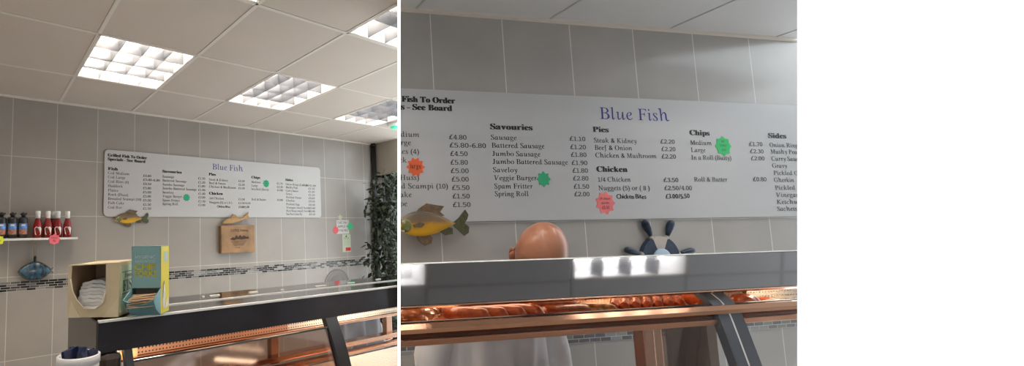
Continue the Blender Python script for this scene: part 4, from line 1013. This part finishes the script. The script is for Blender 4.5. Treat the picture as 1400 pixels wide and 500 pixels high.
# head, bowed and rolled a little
hb = NB(); bmesh.ops.create_uvsphere(hb, u_segments=40, v_segments=28, radius=1)
for v in hb.verts:
    x, y, z = v.co
    k = 1 - .26 * max(0, -z) ** 1.3
    nx_ = x * .081 * k; ny_ = y * .100 * (1 - .12 * max(0, -z)) + .004; nz_ = z * .118
    if y < -.3:
        g = max(0, 1 - ((x / .22) ** 2 + ((z + .22) / .28) ** 2))                # nose
        ny_ -= .022 * g
        for sx in (-1, 1):
            e_ = max(0, 1 - (((x - sx * .38) / .2) ** 2 + ((z + .02) / .13) ** 2)); ny_ += .011 * e_     # eye sockets
        br_ = max(0, 1 - ((z - .16) / .12) ** 2) * max(0, 1 - (x / .75) ** 2); ny_ -= .004 * br_
        mo = max(0, 1 - ((z + .55) / .08) ** 2) * max(0, 1 - (x / .35) ** 2); ny_ -= .004 * mo
    v.co = Vector((nx_, ny_, nz_))
for f in hb.faces: f.smooth = True
for sx in (-1, 1):                                                             # ears
    tube(hb, [(sx * .078, .004, -.060), (sx * .086, .010, -.050), (sx * .092, .016, -.030), (sx * .091, .014, -.012), (sx * .083, .004, -.004)], .008, 10, rs=[.006, .008, .0075, .008, .005])
    tube(hb, [(sx * .078, .004, -.05), (sx * .084, .008, -.03), (sx * .080, .004, -.012)], .009, 8, rs=[.007, .012, .007])
Mh = Matrix.Translation(L(1.322, 1.530, 1.501)) @ Matrix.Rotation(R(-42), 4, 'Z') @ Matrix.Rotation(R(15), 4, 'Y') @ Matrix.Rotation(R(26), 4, 'X') @ Matrix.Scale(1.11, 4)
bmesh.ops.transform(hb, matrix=Mh, verts=hb.verts)
me_ = bpy.data.meshes.new('tmp'); hb.to_mesh(me_); bm.from_mesh(me_); hb.free(); bpy.data.meshes.remove(me_)
for f in bm.faces: f.smooth = True
obj('body', bm, M_skin, t)
eb = NB()
for sx in (-1, 1):
    q = NB()
    lathe(eb, [(.006, -.083), (.009, -.086), (.004, -.0895)], 12, (sx * .031, 0, -.004), axis='y')
q.free(); bmesh.ops.transform(eb, matrix=Mh, verts=eb.verts); obj('eyes', eb, mat('eye_white', (.6, .58, .55), .3), t)
# coat: lofted, with hanging folds
bm = NB(); rings = []; n = 72
secs = [(.52, .24, .17), (.75, .235, .165), (.95, .215, .150), (1.10, .215, .150), (1.22, .225, .150), (1.30, .215, .130), (1.345, .165, .10), (1.375, .085, .075)]
for zi in range(41):
    z = .52 + (1.375 - .52) * zi / 40
    for a, b in zip(secs, secs[1:]):
        if a[0] <= z <= b[0] + 1e-6: u = (z - a[0]) / (b[0] - a[0]); wx, wy = a[1] + (b[1] - a[1]) * u, a[2] + (b[2] - a[2]) * u; break
    cx_ = 1.135 + max(0, z - 1.25) * .55; cy_ = 1.62 - max(0, z - 1.2) * .3; amp = .021 * min(1, (1.40 - z) * 2.2)
    ring = []
    for k in range(n):
        th = 2 * pi * k / n; d = 1 + amp / .15 * (sin(6 * th + 2.2 * z * 3) * .6 + sin(15 * th - 4 * z) * .55 + .4 * sin(3 * th + 9 * z))
        ring.append(bm.verts.new(L(cx_ + wx * cos(th) * d, cy_ + wy * sin(th) * d, z)))
    rings.append(ring)
for i in range(40):
    for k in range(n): f = bm.faces.new((rings[i][k], rings[i][(k + 1) % n], rings[i + 1][(k + 1) % n], rings[i + 1][k])); f.smooth = True
for sx in (-1, 1):
    c0 = 1.14
    tube(bm, [L(c0 + sx * .13, 1.60, 1.325), L(c0 + sx * .19, 1.60, 1.305), L(c0 + sx * .235, 1.60, 1.22), L(c0 + sx * .262, 1.60, 1.12), L(c0 + sx * .268, 1.595, 1.06), L(c0 + sx * .24, 1.565, 1.02), L(c0 + sx * .19, 1.52, 1.0)], .06, 18, rs=[.05, .07, .068, .064, .060, .052, .044])
obj('coat', bm, M_coat, t)
bm = NB()
for sx in (-1, 1): tube(bm, [L(1.13 + sx * .09, 1.62, .86), L(1.13 + sx * .10, 1.61, .46), L(1.13 + sx * .105, 1.635, .10)], .1, 16, rs=[.105, .078, .066])
obj('trousers', bm, mat('dark_trousers', (.03, .03, .035), .8), t)
for sx in (-1, 1):
    bm = NB(); tube(bm, [L(1.13 + sx * .105, 1.70, .045), L(1.13 + sx * .11, 1.62, .05), L(1.13 + sx * .12, 1.53, .04), L(1.13 + sx * .122, 1.49, .03)], .05, 14, rs=[.035, .046, .04, .025])
    obj('shoe', bm, M_black, t)

# ================================================================== light
w = bpy.data.worlds.new('world'); SC.world = w; w.use_nodes = True
w.node_tree.nodes['Background'].inputs[0].default_value = (.88, .95, 1, 1); w.node_tree.nodes['Background'].inputs[1].default_value = 2.7

# ================================================================== trim both halves where they end
def cam_plane(px, sgn):
    n = ex * 1.0 - ez * ((px - CX) / F); n.normalize()
    return Vector((0, 0, EYE)), n * sgn
def top_plane(py):
    n = ey - ez * ((py - CY) / F); n.normalize(); return Vector((0, 0, EYE)), n
CUT = {'A': [cam_plane(543.6, 1)], 'B': [cam_plane(547.4, -1), cam_plane(1090.2, 1)], 'N': [], 'F': [cam_plane(1090.2, -1), top_plane(-12)], 'G': [cam_plane(1090.2, -1), tuple(v * s for v, s in zip(top_plane(512), (1, -1)))]}
bpy.context.view_layer.update()
for o in list(SC.objects):
    if o.type != 'MESH': continue
    rm = ROOM.get(o, 'A')
    for p0, nn in CUT[rm]:
        me = o.data; mw = o.matrix_world
        ds = [(mw @ v.co - p0).dot(nn) for v in me.vertices]
        if not ds: break
        if max(ds) <= 0: continue
        if min(ds) >= 0:
            par = o.parent; bpy.data.objects.remove(o); break
        if me.users > 1: me = me.copy(); o.data = me
        bm = bmesh.new(); bm.from_mesh(me); inv = mw.inverted()
        pl = inv @ p0; nl = (inv.to_3x3() @ nn).normalized()
        g = bmesh.ops.bisect_plane(bm, geom=bm.verts[:] + bm.edges[:] + bm.faces[:], dist=1e-6, plane_co=pl, plane_no=nl, clear_outer=True)
        es = [e for e in g['geom_cut'] if isinstance(e, bmesh.types.BMEdge) and e.is_valid and e.is_boundary]
        if es and len(es) < 400:
            try: bmesh.ops.holes_fill(bm, edges=es, sides=0)
            except Exception: pass
        bm.to_mesh(me); bm.free()
for o in list(SC.objects):
    if o.type == 'EMPTY' and not o.children: bpy.data.objects.remove(o)
